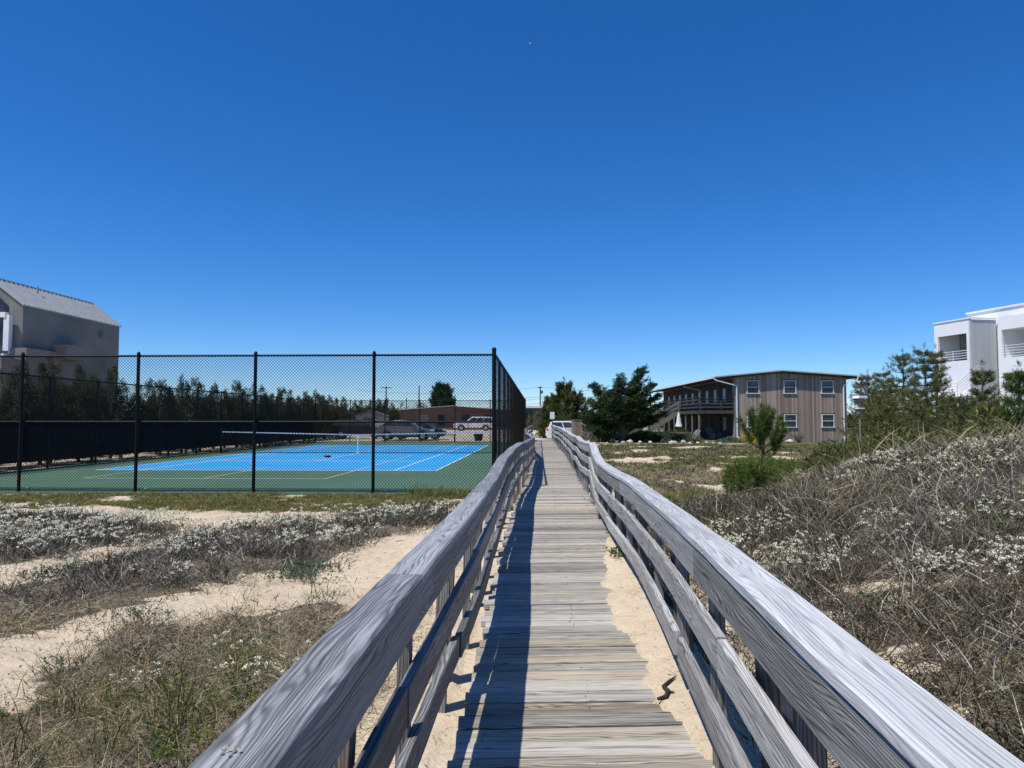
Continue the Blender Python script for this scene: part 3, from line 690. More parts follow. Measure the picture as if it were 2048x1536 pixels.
def frustum(n, y0, y1, side, dens_pow=1.0):
    """points on the ground within (a bit beyond) the view wedge; side -1 left of the walk, +1 right; denser near"""
    u = RNG.uniform(0, 1, n)
    y = (y0 ** dens_pow + (y1 ** dens_pow - y0 ** dens_pow) * u) ** (1 / dens_pow)
    h = y * .77 + 2.8
    if side < 0: a = -h; b = dl(y) - .12
    else: a = dr(y) + .06; b = np.maximum(h, a + .5)
    return a + (b - a) * RNG.uniform(0, 1, n), y
M['twigs'] = leafy('scrub_twigs', [(0, (.028, .021, .014)), (.35, (.085, .068, .05)), (.65, (.25, .22, .175)), (1, (.60, .56, .48))], .85, .0)
M['dry'] = leafy('dry_grass', [(0, (.15, .10, .055)), (.5, (.38, .30, .17)), (1, (.66, .56, .38))], .8, .2)
M['grass'] = leafy('green_grass', [(0, (.055, .065, .015)), (.5, (.165, .175, .04)), (1, (.36, .33, .12))], .7, .3)
M['scrubleaf'] = leafy('scrub_leaves', [(0, (.03, .038, .018)), (.5, (.095, .115, .058)), (1, (.20, .23, .13))], .7, .2)
M['bright'] = leafy('fresh_green_leaves', [(0, (.05, .10, .012)), (.5, (.12, .19, .03)), (1, (.27, .30, .05))], .6, .3)
M['petal'] = leafy('cream_petals', [(0, (.52, .48, .30)), (.5, (.76, .73, .52)), (1, (.85, .83, .70))], .8, .08)
M['sage'] = leafy('sage_leaves', [(0, (.08, .11, .07)), (1, (.22, .26, .17))], .8, .2)
# --- scrub of woody twigs
def clump_twigs(nb, lf, cx, cy, per, hgt, wid, lean=.55, tone0=.45, leafp=.6, tsd=.24):
    n = len(cx); rep = np.repeat(np.arange(n), per); N = len(rep)
    R = .08 + .09 * RNG.random(n)
    ang = RNG.uniform(0, 2 * PI, N); rr = R[rep] * np.sqrt(RNG.random(N))
    x = cx[rep] + rr * np.cos(ang); y = cy[rep] + rr * np.sin(ang); z = terrain(x, y) + RNG.uniform(-.01, .35, N) * hgt[rep] * .5
    d = RNG.normal(size=(N, 3)) * lean; d[:, 0] += np.cos(ang) * .45; d[:, 1] += np.sin(ang) * .45; d[:, 2] = np.abs(d[:, 2]) * .5 + .55; d = unit(d)
    L = hgt[rep] * RNG.uniform(.35, 1.1, N); b = np.stack([x, y, z], 1)
    dist = np.maximum(y, 1.2); w = np.maximum(wid, dist * .00075) * RNG.uniform(.6, 1.5, N)
    bend = RNG.normal(size=(N, 3)) * (L * .22)[:, None]
    tone = np.clip(tone0 + tsd * RNG.normal(size=N) + .10 * RNG.normal(size=n)[rep], 0, 1)
    nb.rib(b, d, L, bend, w, tone)
    if leafp:
        k = RNG.random(N) < leafp; t = RNG.uniform(.3, 1, k.sum())[:, None]
        p = b[k] + d[k] * L[k][:, None] * t + bend[k] * t * t
        dd = rdir(k.sum(), .2); Ll = np.maximum(.014, dist[k] * .0022) * RNG.uniform(.7, 1.5, k.sum())
        lf.kite(p, dd, Ll, Ll * .5, np.clip(.4 + .25 * RNG.normal(size=k.sum()) + .15 * RNG.normal(size=n)[rep][k], 0, 1))
def flowers(nb, cx, cy, cz, rad, per=16, elong=None):
    n = len(cx); rep = np.repeat(np.arange(n), per); N = len(rep)
    o = RNG.normal(size=(N, 3)); o = unit(o) * (rad[rep] * RNG.uniform(.3, 1, N))[:, None]; o[:, 2] = np.abs(o[:, 2]) * .8
    c = np.stack([cx, cy, cz], 1)[rep] + o
    s = np.maximum(.010, cy[rep] * .0016) * RNG.uniform(.8, 1.4, N)
    nb.kite(c, unit(o + RNG.normal(size=(N, 3)) * .02), s, s * .95, np.clip(.6 + .22 * RNG.normal(size=N), 0, 1))
def grow(side, n, y0, y1, power, per, hlo, hhi, wid, tone0, leafp, thr=.5, lean=.55):
    x, y = frustum(n, y0, y1, side, power); sc, me, px, py = masks(x, y); k = sc > thr * RNG.uniform(.6, 1.2, n)
    x, y = x[k], y[k]; hgt = RNG.uniform(hlo, hhi, len(x)) * (.6 + .8 * fbm(x * 1.3, y * 1.3, 91))
    return x, y, hgt, px[k], py[k]
# left patches
tw1, lf1 = NB(), NB()
x, y, h, px, py = grow(-1, 12500, 1.3, 15.5, 1.5, 0, .10, .24, .003, .5, .5)
fore = (py > 1200)
hole = fbm(x * 3.3, y * 3.3, 121) < .40
far_ = ~fore & ~hole
clump_twigs(tw1, lf1, x[far_], y[far_], 14, h[far_] * .95, .0042, .9, .42, .8, .30)
clump_twigs(tw1, lf1, x[fore], y[fore], 9, h[fore] * .8, .0026, 1.3, .42, .35)
tag(tw1.build('scrub_twigs', M['twigs']), 'low grey twiggy beach scrub in bands on the sand left of the boardwalk', 'scrub', None, 'stuff')
tag(lf1.build('scrub_leaves', M['scrubleaf']), 'small dark green leaves on the scrub left of the boardwalk', 'scrub leaves', None, 'stuff')
fl1 = NB()
def flower_patches(side, n, y0, y1, power, thr, per, rlo, rhi, lift, seed, sel=None, nb=None, cluster=6):
    x, y = frustum(n, y0, y1, side, power); sc, me, px, py = masks(x, y)
    k = (sc > .5) & (fbm(x * .9 + seed, y * 1.1, seed) + .12 * RNG.normal(size=n) > thr)
    if sel is not None: k &= sel(px, py, x, y)
    x, y = x[k], y[k]
    rep = np.repeat(np.arange(len(x)), cluster); x = x[rep] + RNG.normal(size=len(rep)) * .06; y = y[rep] + RNG.normal(size=len(rep)) * .06
    z = terrain(x, y) + RNG.uniform(lift * .6, lift * 1.15, len(x))
    flowers(nb, x, y, z, RNG.uniform(rlo, rhi, len(x)), per)
flower_patches(-1, 1000, 4.5, 15.2, 1.4, .44, 14, .016, .036, .17, 60, lambda px, py, x, y: py < 1200, fl1, 5)
flower_patches(-1, 700, 8, 14, 1.4, .40, 14, .018, .036, .19, 60, lambda px, py, x, y: (py < 1110) & ((px > 560) | (px < 360)), fl1, 5)
flower_patches(-1, 420, 2.3, 5.5, 1.3, .58, 14, .010, .020, .11, 64, lambda px, py, x, y: (py > 1200) & (py < 1400) & (px > 200), fl1, 7)
tag(fl1.build('white_blossom', M['petal']), 'cream white blossom clusters on the scrub left of the boardwalk', 'blossom', None, 'stuff')
# dry and green grass blades, left foreground
def grass_patch(nb, x, y, per, hlo, hhi, w0, tone0, arch=.5, rad=.05, segs=3, tsd=.2):
    n = len(x); rep = np.repeat(np.arange(n), per); N = len(rep); xx = x[rep] + RNG.normal(size=N) * rad; yy = y[rep] + RNG.normal(size=N) * rad
    hh = RNG.uniform(hlo, hhi, n)[rep] * RNG.uniform(.6, 1.15, N); d = rdir(N, 1.3, .38)
    b = np.stack([xx, yy, terrain(xx, yy) - .01], 1); bend = RNG.normal(size=(N, 3)) * (hh * arch)[:, None]; bend[:, 0] += hh * arch * .35; bend[:, 2] = -np.abs(bend[:, 2]) * .6 - hh * arch * .25
    w = np.maximum(w0, yy * .0008) * RNG.uniform(.7, 1.3, N)
    nb.rib(b, d, hh, bend, w, np.clip(tone0 + tsd * RNG.normal(size=N), 0, 1), segs)
dry = NB(); grn = NB(); brt = NB(); sage = NB(); tw2_early = NB(); lf2_early = NB()
x, y = frustum(4400, 1.3, 5.6, -1, 1.3); sc, me, px, py = masks(x, y); k = (sc > .5) & (py > 1180)
grass_patch(dry, x[k], y[k], 9, .08, .24, .0020, .62, .9)
x, y = frustum(2800, 1.3, 5.0, -1, 1.3); sc, me, px, py = masks(x, y); k = (py > 1320) & (sc > .5) & (fbm(x * 1.8, y * 1.8, 13) > .58)
grass_patch(grn, x[k], y[k], 7, .12, .34, .0022, .40, .45)
x, y = frustum(2600, 2.0, 11, -1, 1.3); sc, me, px, py = masks(x, y); k = (sc < .5) & (fbm(x * 2.4, y * 2.4, 83) > .60)
clump_twigs(tw2_early, lf2_early, x[k], y[k], 5, np.full(k.sum(), .07), .0022, 1.2, .35, .7)
grass_patch(dry, x[k][::3], y[k][::3], 5, .04, .10, .002, .45, .8, .05)
x, y = frustum(16000, 2.0, 13.5, -1, 1.35); sc, me, px, py = masks(x, y)
near = np.zeros(len(x), bool)
for ox, oy in ((.22, 0), (-.22, 0), (0, .3), (0, -.3)): near |= masks(x + ox, y + oy)[0] > .5
k = (sc < .5) & near & (x < dl(y) - .25) & (RNG.random(len(x)) < .55)
clump_twigs(tw2_early, lf2_early, x[k][::2], y[k][::2], 6, np.full(k.sum(), .10)[::2], .0028, 1.3, .38, .6, .3)
grass_patch(dry, x[k][1::2], y[k][1::2], 5, .05, .14, .0022, .5, .9, .08); grass_patch(grn, x[k][::5], y[k][::5], 6, .05, .12, .0022, .35, .7, .06)
# tall green tufts in the left foreground
for (px, py, hh, nn) in ((370, 1420, .55, 55), (165, 1400, .42, 35), (480, 1250, .33, 26), (640, 1180, .24, 16), (900 - 400, 1190, .22, 14), (985 - 640, 1370, .45, 22), (610, 1150, .2, 10), (230, 1480, .4, 30), (60, 1500, .4, 30)):
    Yd = 1.44 * F / (py - HOR); Xd = (px - 1024) / F * Yd; v = np.array([Xd]), np.array([Yd])
    grass_patch(grn, *v, nn, hh * .75, hh, .0042, .12, .30, .06); grass_patch(dry, *v, nn // 2, hh * .5, hh * .9, .0036, .75, .5, .08)
# fresh green leaf sprigs
def sprigs(nb, tb, x, y, per, h0, leaf, tone0):
    n = len(x); rep = np.repeat(np.arange(n), per); N = len(rep); b = np.stack([x[rep] + RNG.normal(size=N) * .05, y[rep] + RNG.normal(size=N) * .05, np.zeros(N)], 1); b[:, 2] = terrain(b[:, 0], b[:, 1])
    d = rdir(N, 1, .5); L = RNG.uniform(.4, 1, N) * h0; tb.rib(b, d, L, RNG.normal(size=(N, 3)) * .02, np.full(N, .003), np.full(N, .3))
    r2 = np.repeat(np.arange(N), 9); t = RNG.uniform(.35, 1.05, len(r2)); p = b[r2] + d[r2] * (L[r2] * t)[:, None]; Ll = np.maximum(leaf, p[:, 1] * .003) * RNG.uniform(.6, 1.3, len(r2))
    nb.kite(p, rdir(len(r2), .35), Ll, Ll * .55, np.clip(tone0 + .22 * RNG.normal(size=len(r2)) + .15 * RNG.normal(size=n)[rep][r2], 0, 1))
tb = NB()
x, y = frustum(1500, 1.6, 4.2, -1, 1.3); sc, me, px, py = masks(x, y)
k = (sc > .5) & (py > 1300) & (((px > 280) & (px < 520) & (fbm(x * 2, y * 2, 17) > .50)) | ((px < 60) & (py > 1400) & (py < 1480)) | (fbm(x * 2, y * 2, 19) > .72))
sprigs(brt, tb, x[k], y[k], 3, .14, .019, .45)
x, y = frustum(900, 4, 14, -1, 1.3); sc, me, px, py = masks(x, y); k = (sc > .5) & (fbm(x * 1.5, y * 1.5, 27) > .62)
sprigs(sage, tb, x[k], y[k], 5, .17, .02, .4)
for (px, py) in ((250, 1235), (500, 1280), (1000 - 380, 1150), (640, 1135), (1600 * .375, 1140), (120, 1150)):
    Yd = 1.44 * F / (py - HOR); Xd = (px - 1024) / F * Yd
    sprigs(sage, tb, Xd + RNG.normal(size=14) * .16, Yd + RNG.normal(size=14) * .10, 6, .13, .014, .35)
# grass strip along the front fence
x, y = frustum(15000, 11.2, 16.0, -1, 1.0); l_, t_ = court_local(x, y); sc, me, px, py = masks(x, y)
k = (t_ < -.12) & (me > .25 * RNG.uniform(.6, 1.5, len(x)))
grass_patch(grn, x[k], y[k], 8, .04, .15, .003, .50, .5, .05, 2, .25)
k2 = k & (RNG.random(len(x)) < .35); grass_patch(dry, x[k2], y[k2], 7, .05, .13, .003, .35, .5, .06, 2)
x = RNG.uniform(-2.2, -.45, 60); y = RNG.uniform(15.2, 15.75, 60); grass_patch(grn, x, y, 16, .18, .42, .003, .5, .4, .06)
# meadow right of the walk
x, y = frustum(26000, 9, 52, 1, 1.15); sc, me, px, py = masks(x, y)
k = (me > .3 * RNG.uniform(.5, 1.6, len(x))) & ~((y > 50.9) & (x > 6)); x, y = x[k], y[k]; g = fbm(x * .35, y * .35, 77) > .44
grass_patch(grn, x[g], y[g], 9, .07, .25, .003, .42, .55, .12, 2, .25)
k3 = ~g | (RNG.random(len(g)) < .5); grass_patch(dry, x[k3], y[k3], 6, .06, .21, .003, .30, .6, .11, 2, .25)
tw2, lf2 = tw2_early, lf2_early
k4 = (RNG.random(len(x)) < .22) & (fbm(x * .8, y * .8, 7) > .42); clump_twigs(tw2, lf2, x[k4], y[k4], 9, np.full(k4.sum(), .15), .003, .6, .42, .8)
# tufts beside and under the walk
for yy in np.arange(1.5, 14, .16):
    for sd in (-1, 1):
        if RNG.random() < (.35 if sd < 0 else .75):
            xx = (float(cr(yy)) + RNG.uniform(.10, .5)) if sd > 0 else float(cl(yy)) - RNG.uniform(.1, .6)
            if sd < 0 and 3.2 < yy < 8: continue
            grass_patch(dry, np.array([xx]), np.array([yy]), int(RNG.integers(4, 12)), .05, .16, .002, .4, .7, .05)
sprigs(brt, tb, np.array([1.06, 1.09, 1.03]), np.array([7.4, 7.45, 7.5]), 9, .13, .03, .25)
# --- dune scrub on the right
x, y, h, px, py = grow(1, 22000, 1.2, 14.5, 1.45, 0, .10, .26, .003, .5, .5, .42)
s_ = x - cr(y); red = fbm(x * .7, y * .7, 101) > .60
dk = fbm(x * 1.7, y * 1.7, 111) > .5
clump_twigs(tw2, lf2, x[dk], y[dk], 10, h[dk], .0048, 1.35, .30, 1.0, .34)
clump_twigs(tw2, lf2, x[~dk], y[~dk], 11, h[~dk] * .9, .0048, 1.5, .42, .5, .34)
k = RNG.random(len(x)) < .12
grass_patch(dry, x[k], y[k], 6, .12, .30, .0022, .50, .9, .07)
k = (x > 1.6) & (y < 4.6) & (RNG.random(len(x)) < .5); grass_patch(dry, x[k], y[k], 8, .08, .22, .0020, .28, 1.2, .09)
fl2 = NB()
flower_patches(1, 1700, 3.2, 9.5, 1.3, .66, 12, .010, .024, .15, 23, lambda px, py, x, y: (x - cr(y) > .55) & (py > 880) & (py < 1190), fl2, 6)
flower_patches(1, 300, 12, 30, 1.2, .60, 12, .02, .04, .14, 24, None, fl2, 4)
# tall arching blades along the dune crest
x = RNG.uniform(2.2, 8.2, 620); y = RNG.uniform(6.5, 11.2, 620); k = (x - cr(y) > 1.5) & (x / y > .38) & (fbm(x, y, 131) > .42); x, y = x[k], y[k]
grass_patch(dry, x, y, 5, .30, .66, .0048, .66, .60, .08)
grass_patch(grn, x[::3], y[::3], 5, .25, .5, .004, .35, .5, .08)
x = RNG.uniform(1.6, 4.6, 150); y = RNG.uniform(7.5, 13, 150); k = (x - cr(y) > .5); grass_patch(grn, x[k], y[k], 14, .15, .36, .003, .45, .5, .07)
k = RNG.random(150) < .5; grass_patch(dry, x[k], y[k], 8, .2, .4, .003, .6, .6, .07)
x = RNG.uniform(2.0, 2.7, 24); y = RNG.uniform(2.6, 3.6, 24); grass_patch(grn, x, y, 14, .12, .3, .0025, .6, .5, .06)
for (px, py, Yd) in ((1730, 1170, 4.6), (1945, 1000, 6.0), (1985, 1035, 5.6)):
    Xd = (px - 1024) / F * Yd; sprigs(brt, tb, Xd + RNG.normal(size=3) * .05, Yd + RNG.normal(size=3) * .05, 4, .24, .022, .4)
# litter lying about
lit = NB()
for sd, n in ((-1, 9000), (1, 16000)):
    x, y = frustum(n, 1.4, 13, sd, 1.35); sc, me, px, py = masks(x, y); k = (RNG.random(n) < .30 + .7 * sc)
    x, y = x[k], y[k]; N = len(x); d = RNG.normal(size=(N, 3)); d[:, 2] *= .12; d = unit(d); L = RNG.uniform(.02, .16, N) * (.5 + .5 * sc[k])
    lit.rib(np.stack([x, y, terrain(x, y) + .008], 1), d, L, RNG.normal(size=(N, 3)) * (L * .15)[:, None] * [1, 1, .2], np.maximum(.0025, y * .0006) * RNG.uniform(.6, 1.6, N), RNG.uniform(0, .75, N))
yy = RNG.uniform(2.6, 9, 500); xx = np.where(RNG.random(500) < .6, dr(yy) + RNG.uniform(-.16, .25, 500), dl(yy) - RNG.uniform(.06, .5, 500)); d = RNG.normal(size=(500, 3)); d[:, 2] *= .08; d = unit(d); L = RNG.uniform(.012, .07, 500)
lit.rib(np.stack([xx, yy, terrain(xx, yy) + .006], 1), d, L, RNG.normal(size=(500, 3)) * (L * .2)[:, None] * [1, 1, .2], np.full(500, .003), RNG.uniform(0, .5, 500))
for nb, nm, mt, lb, ct_ in ((tw2, 'scrub_twigs', M['twigs'], 'tangled grey brown twigs covering the dune right of the boardwalk', 'scrub'), (lf2, 'scrub_leaves', M['scrubleaf'], 'sparse small leaves on the dune scrub at right', 'scrub leaves'),
        (fl2, 'white_blossom', M['petal'], 'white blossom clusters across the dune scrub at right', 'blossom'), (dry, 'dry_grass', M['dry'], 'dry straw coloured beach grass among scrub and along the dune crest', 'dry grass'),
        (grn, 'green_grass', M['grass'], 'green grass along the front fence, in tufts and on the meadow', 'grass'), (brt, 'leafy_sprigs', M['bright'], 'bright green leafy sprigs low in the scrub', 'ground cover'),
        (sage, 'sage_ground_cover', M['sage'], 'soft grey green ground cover at the edges of the scrub', 'ground cover'), (tb, 'sprig_stems', M['twigs'], 'thin brown stems under the leafy sprigs', 'stems'), (lit, 'twig_litter', M['twigs'], 'dead twigs and litter lying on the sand', 'litter')):
    tag(nb.build(nm, mt), lb, ct_, None, 'stuff')
# ------------------------------------------------------------------ trees
M['juniper'] = leafy('juniper_foliage', [(0, (.016, .022, .009)), (.5, (.055, .066, .022)), (.8, (.11, .115, .035)), (1, (.20, .16, .06))], .75, .15)
M['cypress'] = leafy('dark_cypress_foliage', [(0, (.010, .020, .008)), (.5, (.036, .064, .022)), (1, (.10, .14, .04))], .7, .15)
M['pine'] = leafy('pine_needles', [(0, (.026, .036, .012)), (.5, (.095, .115, .034)), (.85, (.19, .19, .055)), (1, (.26, .19, .07))], .65, .2)
M['pinefresh'] = leafy('young_pine_needles', [(0, (.03, .055, .01)), (.5, (.085, .14, .025)), (1, (.22, .26, .06))], .6, .25)
M['pinedry'] = leafy('browned_pine_needles', [(0, (.05, .035, .02)), (.5, (.14, .085, .045)), (1, (.26, .16, .08))], .8, .1)
M['hedge'] = leafy('hedge_leaves', [(0, (.02, .036, .010)), (.5, (.085, .125, .026)), (1, (.19, .23, .06))], .7, .2)
M['scrubtree'] = leafy('spring_scrub_foliage', [(0, (.05, .05, .03)), (.5, (.13, .13, .075)), (1, (.26, .25, .15))], .8, .2)
M['yellow'] = leafy('yellow_foliage', [(0, (.25, .14, .01)), (.5, (.62, .46, .03)), (1, (.85, .70, .10))], .7, .25)
M['bush_brown'] = leafy('bare_bush_twigs', [(0, (.06, .05, .04)), (1, (.24, .21, .17))], .9, 0)
def tree_obj(name, label, cat, group, loc, trunk_fn, crown_fn, tm, cm, rz=0):
    root = empty(name, loc, rz, label, cat, group)
    m = MB(); trunk_fn(m); m.build('trunk', tm, root)
    nb = NB(); crown_fn(nb); nb.build('crown', cm, root); return root
def rg(seed): return np.random.default_rng(seed)
def spray(nb, c, d, n, L, spread, leafL, leafW, tone, r, tsd=.18):
    """feathery spray: leaves set along an axis c->c+d*L"""
    t = r.random(n); p = c + d * (L * t)[:, None] + r.normal(size=(n, 3)) * (spread * (1 - .55 * t))[:, None]
    dd = unit(d + r.normal(size=(n, 3)) * .55); l = leafL * r.uniform(.6, 1.4, n)
    nb.kite(p, dd, l, l * leafW, np.clip(tone + tsd * r.normal(size=n), 0, 1))
def juniper(seed, H=4.1, R=1.15, n=210, dense=34, leafL=.10):
    r = rg(seed)
    def trunk(m):
        m.path([(0, 0, -.2), (.02, .03, H * .4), (0, .02, H * .8)], [.09, .06, .02], 7)
        for i in range(12):
            z = H * (.08 + .06 * i); a = r.uniform(0, 6.28); q = R * .6 * (1 - z / H); m.path([(0, 0, z), (math.cos(a) * q, math.sin(a) * q, z + q * .5)], [.022, .006], 5)
    def crown(nb):
        lobes = [(0, 0, H)] + [(r.uniform(-.55, .55) * R, r.uniform(-.55, .55) * R, H * r.uniform(.62, .86)) for _ in range(4)]
        for i in range(n):
            lx, ly, lh = lobes[i % 5]; h = r.random() ** .8; z = .12 + h * (lh - .25); rad = (R if i % 5 == 0 else R * .55) * (1 - h) ** .95 * r.uniform(.45, 1.08) + .05
            a = r.uniform(0, 6.28); c = np.array([lx * min(1, h * 2) + math.cos(a) * rad * .72, ly * min(1, h * 2) + math.sin(a) * rad * .72, z])
            d = np.array([math.cos(a) * .6, math.sin(a) * .6, .7 + h * 1.2]); d /= np.linalg.norm(d)
            spray(nb, c, d, dense, r.uniform(.28, .55) * (1 - .3 * h), .085, leafL, .34, .42 + .16 * r.normal() + .12 * h, r)  # leaf tone lightens with height: sunlit tips put into the colour
        for lx, ly, lh in lobes + [(r.uniform(-.8, .8) * R, r.uniform(-.8, .8) * R, H * r.uniform(.55, .80)) for _ in range(3)]:
            spray(nb, np.array([lx, ly, lh - .75]), np.array([r.normal() * .06, 0, 1.]), 150, 1.0, .095, leafL * .8, .30, .55, r)  # spires get a lighter leaf tone in place of sunlight
    return trunk, crown
def pine(seed, H, R, whorls=9, arms=7, tuft=26, nl=.11, base=.12, droop=.1, tone=.45, nw=.07, dens=1.0, wind=(0, 0), tip=.5):
    r = rg(seed); B = []
    for i in range(whorls):
        h = base + (1 - base) * (i + r.uniform(-.2, .2)) / whorls; h = min(max(h, .05), .97)
        for k in range(arms):
            a = 2 * PI * (k + r.random()) / arms; rad = R * (1 - h) ** .65 * r.uniform(.55, 1.1) + .08 * R
            B.append((h * H, a, rad, r.uniform(.15, .65)))
    def pt(b, t):
        z, a, rad, up = b; q = rad * t
        return np.array([math.cos(a) * q + wind[0] * q * .6 + wind[0] * z * .12, math.sin(a) * q + wind[1] * q * .6, z + up * rad * t * t * .9 - droop * rad * t])
    def trunk(m):
        m.path([(0, 0, -.2), (wind[0] * H * .06, 0, H * .5), (wind[0] * H * .12, 0, H * .97)], [.035 * H * .55 + .01, .02 * H * .5 + .006, .007], 7)
        for b in B: m.path([tuple(pt(b, t)) for t in (0, .4, .7, 1)], [.010 * H ** .5 + .004, .008 * H ** .5, .005 * H ** .5, .003], 4)
    def crown(nb):
        C = []; D = []
        for b in B:
            for t in np.arange(.35, 1.01, .13 / dens):
                p = pt(b, t); q = pt(b, min(1, t + .05)); d = q - pt(b, t - .05); C.append(p + r.normal(size=3) * .05 * R * (t)); D.append(d / (np.linalg.norm(d) + 1e-9) + np.array([0, 0, .5]))
        for t in np.linspace(.55, 1, 7): C.append(np.array([wind[0] * H * .12 * t, 0, H * t])); D.append(np.array([0, 0, 1.]))
        C = np.array(C); D = unit(np.array(D)); n = len(C); rep = np.repeat(np.arange(n), tuft); N = len(rep); ct = r.normal(size=n) * .15
        off = r.random(N)[:, None] * D[rep] * nl * 1.4
        d = unit(D[rep] * .7 + r.normal(size=(N, 3)) * .62); l = nl * r.uniform(.7, 1.25, N)
        nb.kite(C[rep] + off, d, l, l * nw, np.clip(tone + ct[rep] + .15 * r.normal(size=N), 0, 1))
    return trunk, crown
def bush(seed, Rx, Ry, H, n, leafL, tone=.45, flat=.75, tw=22, up=.3, lw=.5):
    r = rg(seed)
    def trunk(m):
        for i in range(tw):
            a = r.uniform(0, 6.28); q = r.random() ** .5; m.path([(0, 0, -.05), (math.cos(a) * Rx * q * .45, math.sin(a) * Ry * q * .45, H * .4), (math.cos(a) * Rx * q * .85, math.sin(a) * Ry * q * .85, H * (.6 + .35 * r.random()) * (1 - .4 * q * q))], [.022, .012, .004], 4)
    def crown(nb):
        K = max(8, n // 90); cen = []
        for i in range(K):
            a = r.uniform(0, 6.28); q = r.random() ** .5; hz = H * (1 - q * q * .75) * flat; cen.append((math.cos(a) * Rx * q * .9, math.sin(a) * Ry * q * .9, hz * r.uniform(.25, 1.05)))
        cen = np.array(cen); rep = r.integers(0, K, n); ct = r.normal(size=K) * .14
        o = unit(r.normal(size=(n, 3))) * (r.random(n) ** .4)[:, None] * np.array([Rx, Ry, H])[None] * .24
        p = cen[rep] + o; p[:, 2] = np.maximum(p[:, 2], .02); d = unit(unit(o) * .8 + r.normal(size=(n, 3)) * .5 + [0, 0, up]); l = leafL * r.uniform(.6, 1.4, n)
        nb.kite(p, d, l, l * lw, np.clip(tone + ct[rep] + .16 * r.normal(size=n), 0, 1))
    return trunk, crown
# juniper row left of the court
protos = []
rr = random.Random(3); yy = 14.5; k = 0; JG = 'junipers in the row behind the left court fence'; JL = 'tall dark juniper in the dense row behind the left court fence'
for s in range(4): protos.append(tree_obj('juniper_tree', JL, 'tree', JG, (0, 0, 0), *juniper(200 + s, 4.0, 1.5, 330, 46, .08), M['bark'], M['juniper']))
first = [True] * 4; spots = []
while yy < 92:
    spots.append((-17.7 + .037 * (yy - 16) + rr.uniform(-.45, .45), yy)); yy += rr.uniform(.9, 1.3)
    if 68 < yy < 79: yy = 79
yy = 16
while yy < 90:
    spots.append((-20.2 + .037 * (yy - 16) + rr.uniform(-.6, .6), yy)); yy += rr.uniform(2.0, 3.0)
for i, (x, y) in enumerate(spots):
    s = i % 4; sc = rr.uniform(.80, .98); scl = (sc * rr.uniform(.9, 1.15), sc * rr.uniform(.9, 1.15), sc)
    if first[s]: o = protos[s]; o.location = (x, y, tz(x, y)); o.scale = scl; first[s] = False
    else: o = copy_thing(protos[s], (x, y, tz(x, y)), rr.uniform(0, 6.28), scl)
# paler round shrubs behind the left fence
o = tree_obj('round_shrub', 'pale grey green rounded shrub before the junipers near the far left court corner', 'shrub', None, (-16.2, 46, 0), *bush(5, 1.5, 1.4, 2.5, 5200, .10, .45), M['bark'], M['scrubtree'])
# windswept cypress
def windswept(seed, limbs, leafL=.085):
    r = rg(seed)
    def curve(l, t): 
        (x0, y0, z0), (x1, y1, z1), (x2, y2, z2) = l[:3]; a = (1 - t) ** 2; b = 2 * t * (1 - t); c = t * t
        return np.array([a * x0 + b * x1 + c * x2, a * y0 + b * y1 + c * y2, a * z0 + b * z1 + c * z2])
    def trunk(m):
        for l in limbs: m.path([tuple(curve(l, t)) for t in np.linspace(0, 1, 6)], list(np.linspace(l[3], .015, 6)), 6)
    def crown(nb):
        for l in limbs:
            L = np.linalg.norm(np.array(l[2]) - np.array(l[0])); n = int(l[4] * L * .42)
            for i in range(n):
                t = l[5] + (1 - l[5]) * ((i + r.random()) / n) ** .8; p = curve(l, t); w = l[6] * (1.25 - .55 * t)
                c = p + r.normal(size=3) * w * np.array([.55, .8, .30]); rx_ = w * r.uniform(.55, 1.1); ct = .40 + .15 * r.normal()
                for j in range(9):
                    o = r.normal(size=3) * np.array([rx_ * .55, rx_ * .6, .05]); o[2] += o[0] * .35
                    d = np.array([.75, 0, .22]) + r.normal(size=3) * np.array([.35, .45, .16]); d /= np.linalg.norm(d)
                    spray(nb, c + o, d, 26, r.uniform(.22, .42), .045, leafL, .40, ct + .05 * r.normal() + .05, r)
    return trunk, crown
G0 = lambda x, y: (x, y, tz(x, y))
rc = rg(12); L_ = []
